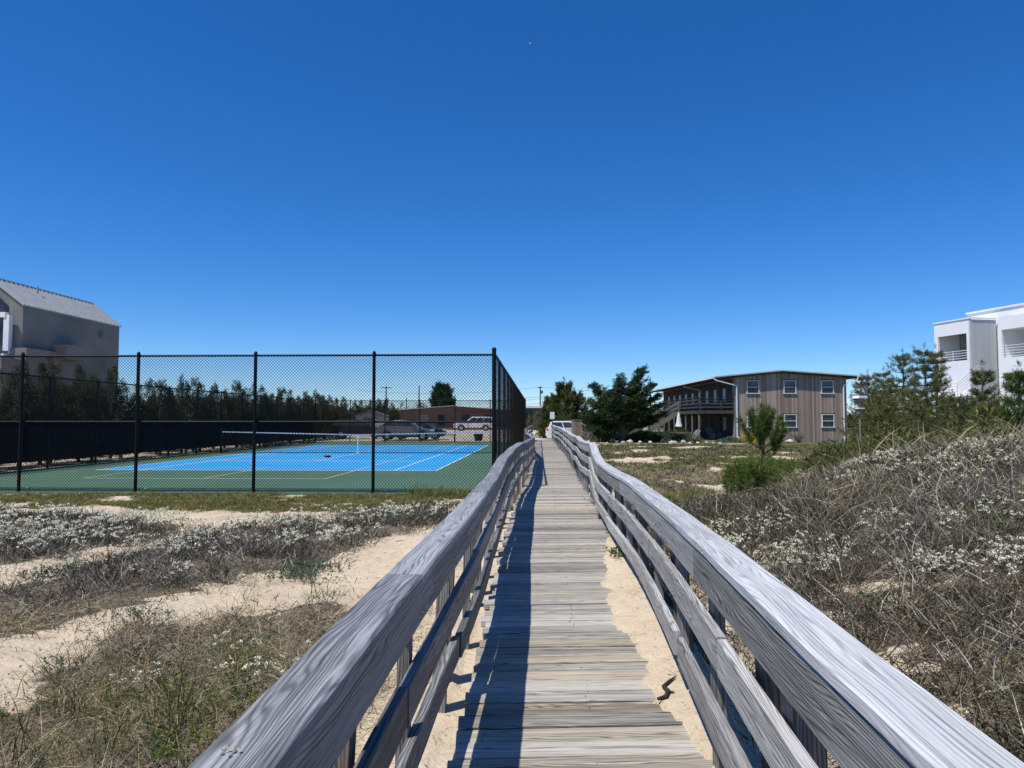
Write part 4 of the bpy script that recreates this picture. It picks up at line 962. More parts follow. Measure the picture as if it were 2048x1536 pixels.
for (bx, bz, ex, ez, th_, dn, st0, wd) in ((0, 0, 1.35, 5.6, .20, 14, .35, .40), (0, .5, -2.2, 4.5, .12, 12, .45, .34), (0, 1.0, -.5, 4.9, .12, 13, .4, .42), (.1, 1.2, 2.1, 4.35, .12, 13, .4, .36), (.1, 1.0, 2.7, 3.6, .11, 13, .35, .40),
        (.1, .8, 2.95, 2.9, .10, 13, .35, .40), (.1, .5, 3.1, 2.2, .09, 13, .3, .42), (0, .4, -2.6, 3.2, .10, 14, .35, .48), (0, .3, -2.9, 2.3, .09, 15, .3, .5), (0, .3, -2.3, 1.5, .09, 15, .3, .5), (0, .4, -1.3, 3.9, .10, 14, .35, .5),
        (.1, .7, 1.1, 4.1, .10, 14, .35, .5), (0, .6, .2, 3.4, .10, 14, .3, .6), (0, .3, 1.6, 2.4, .08, 12, .35, .5), (0, .3, -1.2, 2.3, .08, 13, .3, .55), (0, .5, .9, 3.1, .08, 13, .35, .55), (0, .3, -3.0, 1.2, .07, 13, .4, .45), (0, .4, 2.7, 1.7, .07, 10, .5, .35), (0, .6, .5, 4.4, .08, 15, .3, .62), (0, .6, 1.2, 3.6, .08, 15, .3, .62), (0, .6, -.6, 3.0, .08, 15, .3, .65), (0, .5, 1.9, 3.1, .08, 14, .3, .5), (0, .5, -1.7, 2.9, .08, 14, .3, .5), (0, .5, .3, 2.3, .08, 14, .25, .6)):
    dy = rc.uniform(-1.6, 1.6) * (1 if abs(ex) < 2.5 else .6); L_.append(((bx, 0, bz), (ex * .35 - .1, dy * .5, bz + (ez - bz) * .62), (ex, dy, ez), th_, dn * 1.9, st0, wd))
tree_obj('windswept_cypress', 'large dark windswept evergreen leaning right beside the wood building stairs', 'tree', None, G0(8.35, 55.5), *windswept(31, L_), M['bark'], M['cypress'])
# black pines left of it
for i, (px, py, Yd, H, R, lb) in enumerate(((1128, 766, 60, 4.75, 1.5, 'dark pine with ragged top just left of the windswept evergreen'), (1148, 790, 58, 3.9, 1.5, 'lower dark pine between the ragged pine and the windswept evergreen'), (1104, 795, 62, 3.6, 1.1, 'small pine standing left of the ragged pine, nearest the road pole'))):
    x = (px - 1024) / F * Yd; tree_obj('black_pine', lb, 'tree', None, G0(x, Yd), *pine(300 + i, H, R, 10, 8, 30, .26, .08, .1, .35, .16, 1.0), M['bark'], M['pine'])
# pines on the right between the buildings
PR = [(1722, 752, 62, 1.6, 'black pine rising just right of the wood building roof corner'), (1737, 748, 44, 1.5, 'pine with reddish browned needles behind the bird house pole'), (1768, 742, 42, 1.3, 'pine with two pointed tops right of the browned pine'),
      (1752, 778, 40, 1.3, 'short pine crowding behind the bird house pole'), (1808, 706, 36, 1.6, 'slim topped tall pine, left one before the white building'), (1852, 697, 33, 1.35, 'tallest pine with dark candle tips before the white building corner'), (1874, 699, 35, .9, 'pine touching the white building left balcony in the view'),
      (1786, 772, 32, 1.8, 'broad olive pine below the slim topped pine'), (1832, 778, 28, 1.6, 'broad bushy pine in the middle of the right hand thicket'), (1905, 792, 29, 1.4, 'bushy pine below the white railings'), (1966, 736, 26, .7, 'small thin young pine in front of the white building stairs'),
      (1985, 806, 22, 1.2, 'low dark green pine at the right below the white balcony'), (2040, 742, 17, .6, 'fresh green pine at the right edge of the photo'), (1940, 812, 24, 1.2, 'low pine under the thin young pine'), (1760, 800, 27, 1.6, 'low spreading pine right of the bird house pole'),
      (2075, 760, 24, 1.6, 'pine just past the right edge of the photo'), (1738, 800, 33, 1.0, 'dark low pine beside the white downspout')]
for i, (px, py, Yd, R, lb) in enumerate(PR):
    x = (px - 1024) / F * Yd; g = tz(x, Yd); H = ZA(py, Yd) - g
    brown = 'browned' in lb and i == 1; fresh = 'fresh' in lb
    tree_obj('black_pine', lb, 'tree', None, (x, Yd, g), *pine(400 + i, H, R, int(5 + H * 1.9), 6, 26, .15 if Yd > 20 else .13, .06, .10, .46 + .08 * (i % 3) , .11, 1.0), M['bark'], M['pinedry'] if brown else M['pinefresh'] if fresh else M['pine'])
# green bush mass and dark low bush at the dune foot
for px, Yd, Rx, H, mt, lb in ((1700, 21, 1.25, 1.15, 'pine', 'dark green low juniper bush in front of the bird house pole'), (1660, 24, .9, .8, 'pine', 'small low bush before the right corner of the wood building'), (1785, 18, 1.4, 1.45, 'pine', 'olive bush behind the dune crest below the pines'), (1880, 15, 1.5, 1.5, 'pine', 'rounded olive bush behind the dune crest near the right edge'), (1975, 13.5, 1.3, 1.45, 'pine', 'dark green bush behind the crest grass at the right edge')):
    x = (px - 1024) / F * Yd; tree_obj('low_bush', lb, 'shrub', None, G0(x, Yd), *bush(int(px), Rx, Rx, H, 7000, .12, .5, .95, 24, .3, .28), M['bark'], M[mt])
# young pine and its low neighbours in the meadow
def young(nb_seed, H, R): return pine(nb_seed, H, R, 6, 6, 60, .17, .1, -.1, .5, .05, 1.3)
Yd = 12.6; x = (1524 - 1024) / F * Yd; g = tz(x, Yd)
def yp_trunk(m): m.path([(0, 0, -.1), (.02, 0, .5), (.0, 0, 1.0), (.03, 0, 1.55)], [.04, .035, .028, .015], 7); [m.path([(0, 0, z), (q * .6, w * .5, z + .12), (q, w, z + .38)], [.016, .012, .007], 5) for q, w, z in YB]
YB = [(.34, .05, 1.02), (-.30, .12, 1.10), (.20, -.2, 1.12), (-.14, -.22, 1.05), (.0, -.12, 1.22), (.12, .16, 1.2), (-.2, -.05, 1.2), (.2, .1, 1.24), (.05, .24, 1.15), (.30, -.1, .92), (-.12, .1, 1.25), (.1, .05, 1.3)]
def yp_crown(nb):
    r = rg(77)
    for q, w, z in YB + [(.03, 0, 1.2), (0, 0, 1.32)]:
        for t in np.linspace(.55, 1.1, 5):
            c = np.array([q * t, w * t, z + .38 * t * t + .02]); n = 90; d = unit(np.array([q * .8, w * .8, 1.0]) + r.normal(size=(n, 3)) * .55)
            l = .13 * r.uniform(.7, 1.2, n); nb.kite(c + r.normal(size=(n, 3)) * .015, d, l, l * .06, np.clip(.55 + .22 * r.normal(size=n), 0, 1))
yp = tree_obj('young_pine', 'young pine with an upright bottlebrush top standing alone in the meadow', 'tree', None, (x, Yd, ZA(812, Yd) - 1.86), yp_trunk, yp_crown, plain('young_bark', (.16, .09, .05), .9, .1, .3, 20), M['pinefresh'])
for i, (px, py, Yd, H, R, lb) in enumerate(((1500, 985, 11.6, .62, .42, 'bright green low pine seedling left below the young pine'), (1560, 960, 12.2, .60, .36, 'low pine seedling right below the young pine'), (1475, 975, 11.9, .5, .3, 'small pine seedling at the far left foot of the young pine'), (1535, 975, 11.8, .55, .4, 'dark low pine seedling directly under the young pine'))):
    x = (px - 1024) / F * Yd; tree_obj('pine_seedling', lb, 'tree', None, (x, Yd, tz(x, Yd) - .03), *pine(500 + i, H, R, 5, 5, 30, .11, .05, -.2, .68, .06, .9), M['bark'], M['pinefresh'])
# hedge, planting and rocks in front of the wood building
rr = random.Random(8)
def hump(xc, Yd, Rx, Ry, H, lb, seed, mt='hedge', name='clipped_hedge', n=9000, leaf=.10, tone=.5):
    return tree_obj(name, lb, 'hedge' if name == 'clipped_hedge' else 'shrub', None, G0(xc, Yd), *bush(seed, Rx, Ry, H, n, leaf, tone, .95), M['bark'], M[mt])
hump(9.9, 57.2, 2.0, 1.0, 1.05, 'long low juniper hedge before the stairs, left of the umbrella table', 61)
hump(12.9, 57.6, 2.0, 1.0, 1.0, 'low juniper hedge behind the umbrella table before the balcony posts', 62)
hump(5.2, 54.5, 1.3, .9, .9, 'grey green low shrub beside the wheel of the white car', 63, 'scrubtree', 'low_shrub', 2600, .09)
hump(7.2, 56.0, 1.2, .8, 1.3, 'dark small shrub under the windswept evergreen', 64, 'cypress', 'low_shrub', 4000)
hump(18.95, 57.6, 1.0, .6, .85, 'yellow leaved low shrub at the foot of the wood building wall', 65, 'yellow', 'yellow_shrub', 3200, .10, .5)
hump(11.6, 54.6, .5, .4, .5, 'grey tuft shrub in the rock bed left of the umbrella table', 66, 'scrubtree', 'low_shrub', 900, .08)
hump(13.6, 55.2, .9, .5, .75, 'sparse grey shrub under the umbrella table', 67, 'scrubtree', 'low_shrub', 900, .08)
hump(17.2, 56.6, 1.4, .5, .45, 'low silvery shrub by the dark doorway of the wood building', 68, 'sage', 'low_shrub', 1600, .10)
hump(22.6, 57.5, .8, .5, 1.25, 'thin bare shrub in front of the wood wall', 69, 'scrubtree', 'low_shrub', 420, .08)
rocks = [(1176, 881, 1.0), (1189, 882, .8), (1232, 881, .7), (1246, 881, .9), (1259, 880, 1.3), (1279, 880, 1.2), (1300, 883, .9), (1342, 883, 1.2), (1349, 878, 1.0), (1366, 882, 1.3), (1379, 879, .6), (1394, 882, .9), (1412, 882, .9), (1426, 882, .7), (1439, 881, .7), (1201, 884, .6), (1214, 882, .7)]
rk = None
for i, (px, py, s) in enumerate(rocks):
    Yd = 54.3 + rr.uniform(-.4, .4); x = (px - 1024) / F * Yd
    if rk is None: m = MB(); m.ico((0, 0, .12), .24, (1.15, .9, .72), 4, .22); rk = o = m.build('rock', M['rock']); tag(o, 'rounded white rock in the row edging the planting bed', 'rock', 'white rocks edging the planting bed')
    else: o = rk.copy(); link(o)
    o.location = G0(x, Yd); o.scale = (s * .85, s * .7, s * .66 * rr.uniform(.8, 1.1)); o.rotation_euler = (0, 0, rr.uniform(0, 6))
o = rk.copy(); link(o); o.location = G0((1578 - 1024) / F * 56.5, 56.5); o.scale = (1.9, 1.2, 1.1); o['label'] = 'flat pale rock by itself before the wood building wall'; del o['group']
# ------------------------------------------------------------------ far scrub and trees
rr = random.Random(21)
FG = 'scrubby trees along the road far behind'; FL = 'pale spring scrub tree far behind the buildings along the road'
fp = [tree_obj('scrub_tree', FL, 'tree', FG, (0, 120, 0), *bush(700 + s, 3.0, 2.4, 4.2, 3600, .32, .45, .95, 14), M['bark'], M['scrubtree']) for s in range(3)]
fp2 = [tree_obj('dark_scrub_tree', 'dark green scrub tree far behind the buildings along the road', 'tree', FG, (0, 125, 0), *bush(710 + s, 3.0, 2.4, 4.0, 3600, .32, .5, .95, 14), M['bark'], M['hedge']) for s in range(2)]
used = set()
for i in range(76):
    x = -95 + i * 2.9 + rr.uniform(-1, 1); y = rr.uniform(141, 158); p = (fp + fp2)[rr.choice([0, 1, 2, 0, 1, 3, 4])]; s = rr.uniform(.6, 1.05)
    if p.name in used: o = copy_thing(p, (x, y, tz(x, y)), rr.uniform(0, 6), (s, s, s))
    else: o = p; used.add(p.name); o.location = (x, y, tz(x, y)); o.scale = (s, s, s)
for px, Yd, s in ((1062, 105, .62), (1078, 98, .55), (1092, 101, .7), (1075, 112, .8), (1096, 90, .55), (1060, 118, .9)):
    x = (px - 1024) / F * Yd; p = fp[0]; copy_thing(p, (x, Yd, tz(x, Yd)), rr.uniform(0, 6), (s * .7, s * .7, s * .8), label='pale scrub tree seen past the end of the boardwalk', group='scrub trees past the end of the boardwalk')
x = (885 - 1024) / F * 118; tree_obj('spiky_evergreen', 'dark spiky evergreen rising behind the brick building roof', 'tree', None, (x, 118, .3), *pine(801, ZA(777, 118) - .3, 2.3, 8, 9, 26, .6, .3, -.5, .35, .18, 1.2), M['bark'], M['cypress'])
x = (848 - 1024) / F * 120; tree_obj('round_tree', 'pale rounded tree beside the spiky evergreen behind the brick roof', 'tree', None, (x, 120, .3), *bush(802, 3.4, 2.5, 5.0, 3000, .3, .6), M['bark'], M['scrubtree'])
x = (806 - 1024) / F * 122; tree_obj('round_tree', 'small yellowish tree left of the pale rounded tree behind the brick roof', 'tree', None, (x, 122, .3), *bush(803, 1.4, 1.4, 4.6, 1500, .25, .7), M['bark'], M['scrubtree'])
hd = hump(4.0, 66, 1.9, .8, 1.1, 'low dark hedge behind the timber edging at the end of the boardwalk', 71, 'hedge', 'clipped_hedge', 5000, .12, .4)
# ------------------------------------------------------------------ wood sided motel
M['cedar'] = siding('grey_brown_cedar', [(.2, (.155, .112, .085)), (.5, (.285, .22, .172)), (.85, (.44, .36, .29))], .155)
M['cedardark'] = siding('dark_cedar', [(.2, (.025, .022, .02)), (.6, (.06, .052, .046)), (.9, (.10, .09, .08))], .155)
M['decktimber'] = plain('dark_grey_timber', (.075, .07, .06), .85, .15, .4, 5)
M['roofgrey'] = plain('pale_roof_edge', (.45, .46, .46), .6, .3, .15, 3)
M['roofdark'] = plain('dark_roofing', (.09, .09, .09), .8, .2, .2, 2)
M['shade'] = plain('interior_shade', (.10, .12, .13), .3, .4, .3, 4)
M['doorw'] = plain('pale_door_paint', (.50, .50, .48), .5, .3, .05)
mo = empty('wood_building', (23, 74, 0), 0, 'two storey weathered wood building with balcony, low roof and white downspouts', 'building')
lm = lambda v: local(mo, v)
X0, X1, Y0, Y1 = 18.35, 27.6, 60.0, 88.0; ZB = -.45
m = MB(); m.extrude([lm((X0, Y0, ZB)), lm((X1, Y0, ZB)), lm((X1, Y0, 5.16)), lm((22.2, Y0, 5.52)), lm((X0, Y0, 5.14))], (0, Y1 - Y0, 0)); m.build('wall', M['cedar'], mo)
m = MB()
for (xa, za, xb, zb) in ((16.55, 5.10, 22.2, 5.64), (22.2, 5.64, 28.35, 5.20)): m.extrude([lm((xa, Y0 - .45, za)), lm((xb, Y0 - .45, zb)), lm((xb, Y0 - .45, zb + .10)), lm((xa, Y0 - .45, za + .10))], (0, Y1 - Y0 + .9, 0))
m.build('roof', M['roofgrey'], mo)
m = MB()
for (xa, za, xb, zb) in ((16.6, 4.94, 22.2, 5.52), (22.2, 5.52, 28.3, 5.04)): m.extrude([lm((xa, Y0 - .36, za)), lm((xb, Y0 - .36, zb)), lm((xb, Y0 - .36, zb + .12)), lm((xa, Y0 - .36, za + .12))], (0, Y1 - Y0 + .7, 0))
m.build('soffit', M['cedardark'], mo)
m = MB(); m.beam(lm((16.5, Y0 - .5, 5.09)), lm((16.5, Y1 + .4, 5.09)), .12, .13); m.build('gutter', M['white'], mo)
m = MB(); m.beam(lm((28.4, Y0 - .5, 5.18)), lm((28.4, Y1 + .4, 5.18)), .12, .13); m.build('gutter', M['white'], mo)
def window(px, py0, py1, shade, blind, lb=None, w=1.02):
    x = (px - 1024) / F * Y0; z1, z0 = ZA(py0, Y0), ZA(py1, Y0); f = MB(); t = .05; f.box(lm((x, Y0 - .03, z1 - t / 2)), (w, .07, t)); f.box(lm((x, Y0 - .045, z0 + t / 2)), (w + .10, .11, t))
    f.box(lm((x - w / 2 + t / 2, Y0 - .03, (z0 + z1) / 2)), (t, .07, z1 - z0 - 2 * t)); f.box(lm((x + w / 2 - t / 2, Y0 - .03, (z0 + z1) / 2)), (t, .07, z1 - z0 - 2 * t))
    f.box(lm((x, Y0 - .028, (z0 + z1) / 2)), (w - 2 * t, .04, .045)); wo = f.build('window', M['white'], mo)
    p = MB(); p.box(lm((x, Y0 - .008, (z0 + z1) / 2)), (w - 2 * t, .012, z1 - z0 - 2 * t)); p.build('pane', M['glass'], wo)
    if blind: p = MB(); p.box(lm((x, Y0 - .017, z1 - t - .18)), (w - 2 * t - .02, .004, .34)); p.build('blind', M['shade'], wo)
    tr = MB(); tr.box(lm((x, Y0 - .012, z1 + .05)), (w + .16, .02, .06)); tr.build('trim', M['cedardark'], wo)
for px in (1506, 1580, 1655): window(px, 761, 787.5, 0, True); window(px, 828.5, 855, 0, False)
def downspout(pts):
    m = MB()
    for a, b in zip(pts, pts[1:]): m.beam(lm(a), lm(b), .085, .085)
    m.build('downspout', M['white'], mo)
downspout([(16.55, Y0 - .5, 5.0), (16.75, Y0 - .5, 4.86), (18.5, Y0 - .14, 4.45), (18.5, Y0 - .12, 4.2), (18.5, Y0 - .12, .25), (18.8, Y0 - .25, .05)])
downspout([(28.35, Y0 - .5, 5.08), (28.3, Y0 - .45, 4.9), (27.35, Y0 - .13, 4.5), (27.3, Y0 - .12, 4.2), (27.3, Y0 - .12, -.2)])
downspout([(16.6, 70.5, 5.0), (16.8, 70.5, 4.8), (18.25, 70.5, 4.5), (18.25, 70.5, 2.6)])
# dark inset side wall behind the balcony
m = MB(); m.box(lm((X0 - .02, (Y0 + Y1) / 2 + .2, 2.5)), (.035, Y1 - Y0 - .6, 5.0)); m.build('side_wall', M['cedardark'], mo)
for i in range(9):
    y = 61.2 + i * 2.75
    for zc, hh in ((2.52, 2.0), (.06, 2.0)):
        m = MB(); m.box(lm((X0 - .055, y + .5, zc + hh / 2)), (.05, .85, hh)); d = m.build('door', M['decktimber'], mo)
        if zc > 1 or i % 3 == 0: m = MB(); m.box(lm((X0 - .07, y + 1.35, zc + 1.25)), (.06, .75, 1.1)); w_ = m.build('window', M['doorw'], mo); m = MB(); m.box(lm((X0 - .105, y + 1.35, zc + 1.25)), (.01, .55, .9)); m.build('pane', M['shade'], w_)
BX = 15.35
m = MB(); m.box(lm(((BX + X0) / 2, 74.0, 2.36)), (X0 - BX - .04, 28.0, .10)); m.beam(lm((BX + .02, 60.0, 2.28)), lm((BX + .02, 88, 2.28)), .06, .26); m.beam(lm((BX + .05, 60.0, 2.28)), lm((X0 - .05, 60.0, 2.28)), .05, .26); m.build('balcony_floor', M['decktimber'], mo)
m = MB()
for z in (2.68, 2.98, 3.28): m.beam(lm((BX, 60.05, z)), lm((BX, 88, z)), .03, .12); m.beam(lm((BX, 60.02, z)), lm((X0 - .05, 60.02, z)), .03, .12)
m.beam(lm((BX, 60.0, 3.5)), lm((BX, 88, 3.5)), .12, .04); m.beam(lm((BX, 60.0, 3.5)), lm((X0 - .05, 60.0, 3.5)), .12, .04)
m.build('balcony_railing', M['decktimber'], mo)
M['postgrey'] = plain('pale_grey_post', (.20, .185, .16), .8, .2, .2, 5)
for i in range(13):
    y = 60.1 + i * 2.3; m = MB(); m.box(lm((BX + .06, y, 3.0)), (.09, .09, 1.0)); m.build('rail_post', M['decktimber'], mo)
    if i % 1 == 0: m = MB(); m.box(lm((BX + .08, y, .85)), (.10, .10, 2.75)); m.build('support_post', M['postgrey'], mo)
m = MB(); m.box(lm(((BX + X0) / 2 + .4, 60.02, 3.0)), (.09, .09, 1.0)); m.build('rail_post', M['decktimber'], mo)
# stairs coming down left of the balcony
sx0, sx1 = 11.4, 15.3; m = MB(); n = 13
for sy in (66.0, 67.2): m.beam(lm((sx0, sy, .0)), lm((sx1, sy, 2.35)), .06, .28); m.beam(lm((sx0, sy, .9)), lm((sx1, sy, 3.25)), .05, .10); m.beam(lm((sx0, sy, .5)), lm((sx1, sy, 2.85)), .04, .08)
for i in range(n): t = (i + .5) / n; m.box(lm((sx0 + (sx1 - sx0) * t, 66.6, .1 + 2.3 * t)), (.28, 1.12, .04))
for sx, zz in ((11.5, .5), (13.3, 1.5), (15.1, 2.7)): m.box(lm((sx, 66.0, zz)), (.09, .09, 1.3))
m.build('stairs', M['postgrey'], mo)
# ------------------------------------------------------------------ furniture before it
M['canvas'] = plain('white_canvas', (.74, .73, .68), .9, .1, .06, 5)
def umbrella(x, y, z0, top, lb, s=1.0):
    r_ = empty('closed_umbrella', (x, y, z0), 0, lb, 'umbrella'); m = MB(); m.tube((0, 0, 0), (0, 0, top), .022, 8); m.build('pole', M['postgrey'], r_)
    m = MB(); N = 24; prof = [(.02, top + .03), (.06, top - .08), (.11, top - .35), (.16, top - .75), (.23, top - 1.05), (.25, top - 1.1), (.03, top - 1.12)]
    V = [(rr2 * s * (1 + .18 * math.cos(8 * 2 * PI * j / N)) * math.cos(2 * PI * j / N), rr2 * s * (1 + .18 * math.cos(8 * 2 * PI * j / N)) * math.sin(2 * PI * j / N), z) for rr2, z in prof for j in range(N)]
    m.add(V, [(i * N + j, i * N + (j + 1) % N, (i + 1) * N + (j + 1) % N, (i + 1) * N + j) for i in range(len(prof) - 1) for j in range(N)], None, .5, True); m.build('canopy', M['canvas'], r_)
    m = MB(); m.lathe((0, 0, 0), [(.25, 0), (.25, .06), (.05, .1), (.03, .3)], 12); m.build('base', M['rock'], r_); return r_
ux, uy = (1357 - 1024) / F * 56.2, 56.2; ug = tz(ux, uy)
umbrella(ux, uy, ug, ZA(825, uy) - ug, 'closed white patio umbrella standing in the round table')
umbrella((1291.5 - 1024) / F * 60, 60, tz(11, 60), ZA(834, 60) - tz(11, 60), 'closed pale umbrella by the foot of the stairs', .75)
tb_ = empty('patio_table', (ux, uy, ug), 0, 'round weathered patio table under the closed white umbrella', 'table')
m = MB(); N = 20; m.lathe((0, 0, 0), [(.05, .72), (.78, .72), (.78, .76), (.05, .76)], 24, None, False); m.build('tabletop', M['postgrey'], tb_)
for a in range(4):
    m = MB(); q = a * PI / 2 + .5; m.beam((math.cos(q) * .55, math.sin(q) * .55, 0), (math.cos(q) * .3, math.sin(q) * .3, .71), .06, .06); m.build('leg', M['postgrey'], tb_)
def adirondack(x, y, rz, lb, mat, sc=1):
    r_ = empty('adirondack_chair', G0(x, y), rz, lb, 'chair'); m = MB()
    for i in range(5): m.beam((-.24 + i * .12, .1, .3), (-.28 + i * .14, .52, 1.02 - .05 * abs(i - 2)), .10, .02)
    m.build('backrest', mat, r_); m = MB()
    for i in range(5): m.beam((-.26, -.38 + i * .11, .38 - i * .03), (.26, -.38 + i * .11, .38 - i * .03), .09, .02)
    m.build('seat', mat, r_)
    for sx in (-.32, .32):
        m = MB(); m.beam((sx, -.48, .52), (sx, .3, .54), .12, .025); m.build('armrest', mat, r_)
        m = MB(); m.beam((sx, -.38, 0), (sx, -.38, .51), .03, .09); m.beam((sx * .9, -.42, .36), (sx * .9, .5, .04), .03, .1); m.build('leg', mat, r_)
    r_.scale = (sc,) * 3; return r_
adirondack((1330 - 1024) / F * 56, 56, 1.2, 'grey slatted lounge chair left of the umbrella table', M['postgrey'], 1.05)
adirondack((1384 - 1024) / F * 56, 56, -1.2, 'grey slatted lounge chair right of the umbrella table', M['postgrey'], 1.05)
adirondack(17.0, 61.5, .5, 'grey wooden lounge chair under the balcony by the white downspout', M['postgrey'], 1.1)
adirondack(16.2, 63.5, -.4, 'dim wooden lounge chair deeper under the balcony', M['decktimber'], 1.1)
# small dark green garden box on the lawn
bx = empty('garden_box', G0((1558 - 1024) / F * 58, 58), 0, 'small dark green utility box on the lawn in front of the wood wall', 'utility box')
M['dgreen'] = plain('dark_green_plastic', (.02, .06, .045), .5, .3); m = MB(); m.box((0, 0, .25), (.36, .3, .5)); m.build('body', M['dgreen'], bx, bevel=.02); m = MB(); m.box((0, 0, .53), (.42, .36, .06)); m.build('lid', M['dgreen'], bx, bevel=.02)
# martin house on a pole
Yd = 24.0; x = (1719 - 1024) / F * Yd; g = tz(x, Yd); bh = empty('bird_house_pole', (x, Yd, g), .25, 'weathered pole carrying white roofed bird houses right of the wood building', 'bird house')
zt = ZA(793, Yd) - g
m = MB(); m.tube((0, 0, -.1), (0, 0, zt - .26), .032, 9); m.build('pole', M['postgrey'], bh)
m = MB(); m.box((.02, 0, zt - .14), (.20, .20, .18)); hb = m.build('bird_box', M['postgrey'], bh); m = MB(); m.extrude([(-.16, -.15, zt - .06), (.18, -.15, zt - .05), (.20, -.15, zt - .01), (.14, -.15, zt + .03), (-.12, -.15, zt + .02)], (0, .3, 0)); m.build('roof', M['white'], hb)
m = MB(); m.box((-.03, -.04, zt - .50), (.13, .13, .16)); hb = m.build('bird_box', M['postgrey'], bh); m = MB(); m.box((-.03, -.04, zt - .39), (.22, .2, .04)); m.build('roof', M['white'], hb)
# ------------------------------------------------------------------ white apartment building
wb = empty('white_building', (37, 55, 0), 0, 'white modern apartment building with open balconies at the right edge', 'building'); lw_ = lambda v: local(wb, v)
M['wpanel'] = siding('shade_grey_vertical_siding', [(.1, (.44, .45, .45)), (.5, (.49, .50, .50)), (.9, (.53, .54, .54))], .2, True, .15, .6); M['smooth'] = plain('white_stucco', (.86, .86, .85), .7, .2, .02, 1)  # end wall siding: its grey stands in for the shade on that face
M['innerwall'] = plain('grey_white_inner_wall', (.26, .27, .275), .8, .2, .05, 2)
U = Vector((math.sin(.21), -math.cos(.21), 0)); Nn = Vector((-math.cos(.21), -math.sin(.21), 0))   # facade runs towards the camera; faces left
O1 = Vector((35.1, 60.0, 0))
def wp(s, d, z): return lw_(O1 + U * s - Nn * d + Vector((0, 0, z)))   # s along facade, d depth into the building
def slabw(mb, s0, s1, d0, d1, z0, z1, tone=None): mb.extrude([wp(s0, d0, z0), wp(s1, d0, z0), wp(s1, d1, z0), wp(s0, d1, z0)], (0, 0, z1 - z0), tone)
ztop = 9.55; zo1, zo0, zf = 8.45, 6.3, 6.2
# projecting bay: frame with opening
m = MB(); S1 = 3.35
slabw(m, 0, S1, 0, .18, zo1, ztop); slabw(m, 0, .22, 0, .18, zo0 + .0, zo1); slabw(m, S1 - .25, S1, 0, .18, zo0, zo1); slabw(m, 0, S1, 0, .18, 2.9 + .3, zo0 - .02)
slabw(m, -.15, 0, 0, 3, -.3, ztop)
m.build('bay_wall', M['smooth'], wb)
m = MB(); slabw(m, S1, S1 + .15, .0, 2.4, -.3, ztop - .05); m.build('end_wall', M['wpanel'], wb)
m = MB(); slabw(m, .0, S1, .2, 2.3, zf - .25, zf); slabw(m, .0, S1, .2, 2.3, ztop - .5, ztop - .1); m.build('balcony_floor', M['white'], wb)
m = MB(); slabw(m, 0, S1, 2.3, 2.5, zf, ztop - .5); slabw(m, S1 - .05, S1 - .01, .2, 2.3, zf, ztop - .5); m.build('inner_wall', M['innerwall'], wb)
m = MB(); slabw(m, -.18, S1 + .18, -.06, .2, ztop, ztop + .12); slabw(m, S1 + .15, S1 + .22, -.02, 2.4, ztop, ztop + .1); m.build('parapet_cap', M['white'], wb)
# second, longer bay set back and near
s2 = 4.7; e2 = 16.0; d2 = 1.35; zt2 = 9.15 + .25
m = MB(); slabw(m, s2, e2, d2, d2 + .2, 8.5, zt2 + .1)
for a, b in ((s2, s2 + .28), (s2 + 4.05, s2 + 4.35), (s2 + 8, s2 + 8.3)): slabw(m, a, b, d2, d2 + .2, -.3, 8.5)
for a, b in ((s2 + .28, s2 + 4.05), (s2 + 4.35, s2 + 8)): slabw(m, a, b, d2, d2 + .2, 5.2, 6.35); slabw(m, a, b, d2, d2 + .2, 2.0, 3.3)
slabw(m, s2, s2 + .18, d2 + .2, d2 + 3, -.3, zt2); m.build('bay_wall', M['smooth'], wb)
m = MB()
for z in (6.35, 3.35, 8.75): slabw(m, s2 + .2, e2, d2 + .2, d2 + 2.6, z - .25, z)
m.build('balcony_floor', M['white'], wb)
m = MB(); slabw(m, s2, e2, d2 + 2.6, d2 + 2.8, -.3, zt2); m.build('inner_wall', M['innerwall'], wb)
m = MB(); slabw(m, s2 + .9, s2 + 2.6, d2 + 2.52, d2 + 2.58, 6.4, 8.2); wg = m.build('french_door', M['white'], wb)
m = MB()
for i in range(4):
    for j in range(3): slabw(m, s2 + 1.0 + i * .4, s2 + 1.32 + i * .4, d2 + 2.49, d2 + 2.515, 6.7 + j * .42, 7.04 + j * .42)
m.build('pane', M['glass'], wg)
def wrail(s0, s1, d, z):
    m = MB()
    for k in range(5): m.tube(wp(s0, d, z + .1 + k * .2), wp(s1, d, z + .1 + k * .2), .03, 6)
    n = max(2, int((s1 - s0) / 1.4))
    for k in range(n + 1): s = s0 + (s1 - s0) * k / n; m.tube(wp(s, d, z), wp(s, d, z + .95), .03, 6)
    m.build('railing', M['whitemetal'], wb)
wrail(.25, S1 - .28, .08, zf); wrail(s2 + .3, s2 + 4.0, d2 + .1, 6.35); wrail(s2 + 4.4, s2 + 7.9, d2 + .1, 6.35); wrail(s2 + .3, s2 + 4.0, d2 + .1, 3.3)
# upper recessed block
m = MB(); slabw(m, .6, s2 - .01, 2.6, 12, -.3, 10.35); slabw(m, s2, e2, 4.2, 12, -.3, 8.9); slabw(m, s2, e2, 2.6, 12, 8.92, 10.35); m.build('wall', M['smooth'], wb)
m = MB(); slabw(m, .5, e2, 2.5, 12.1, 10.35, 10.5); m.build('parapet_cap', M['white'], wb)
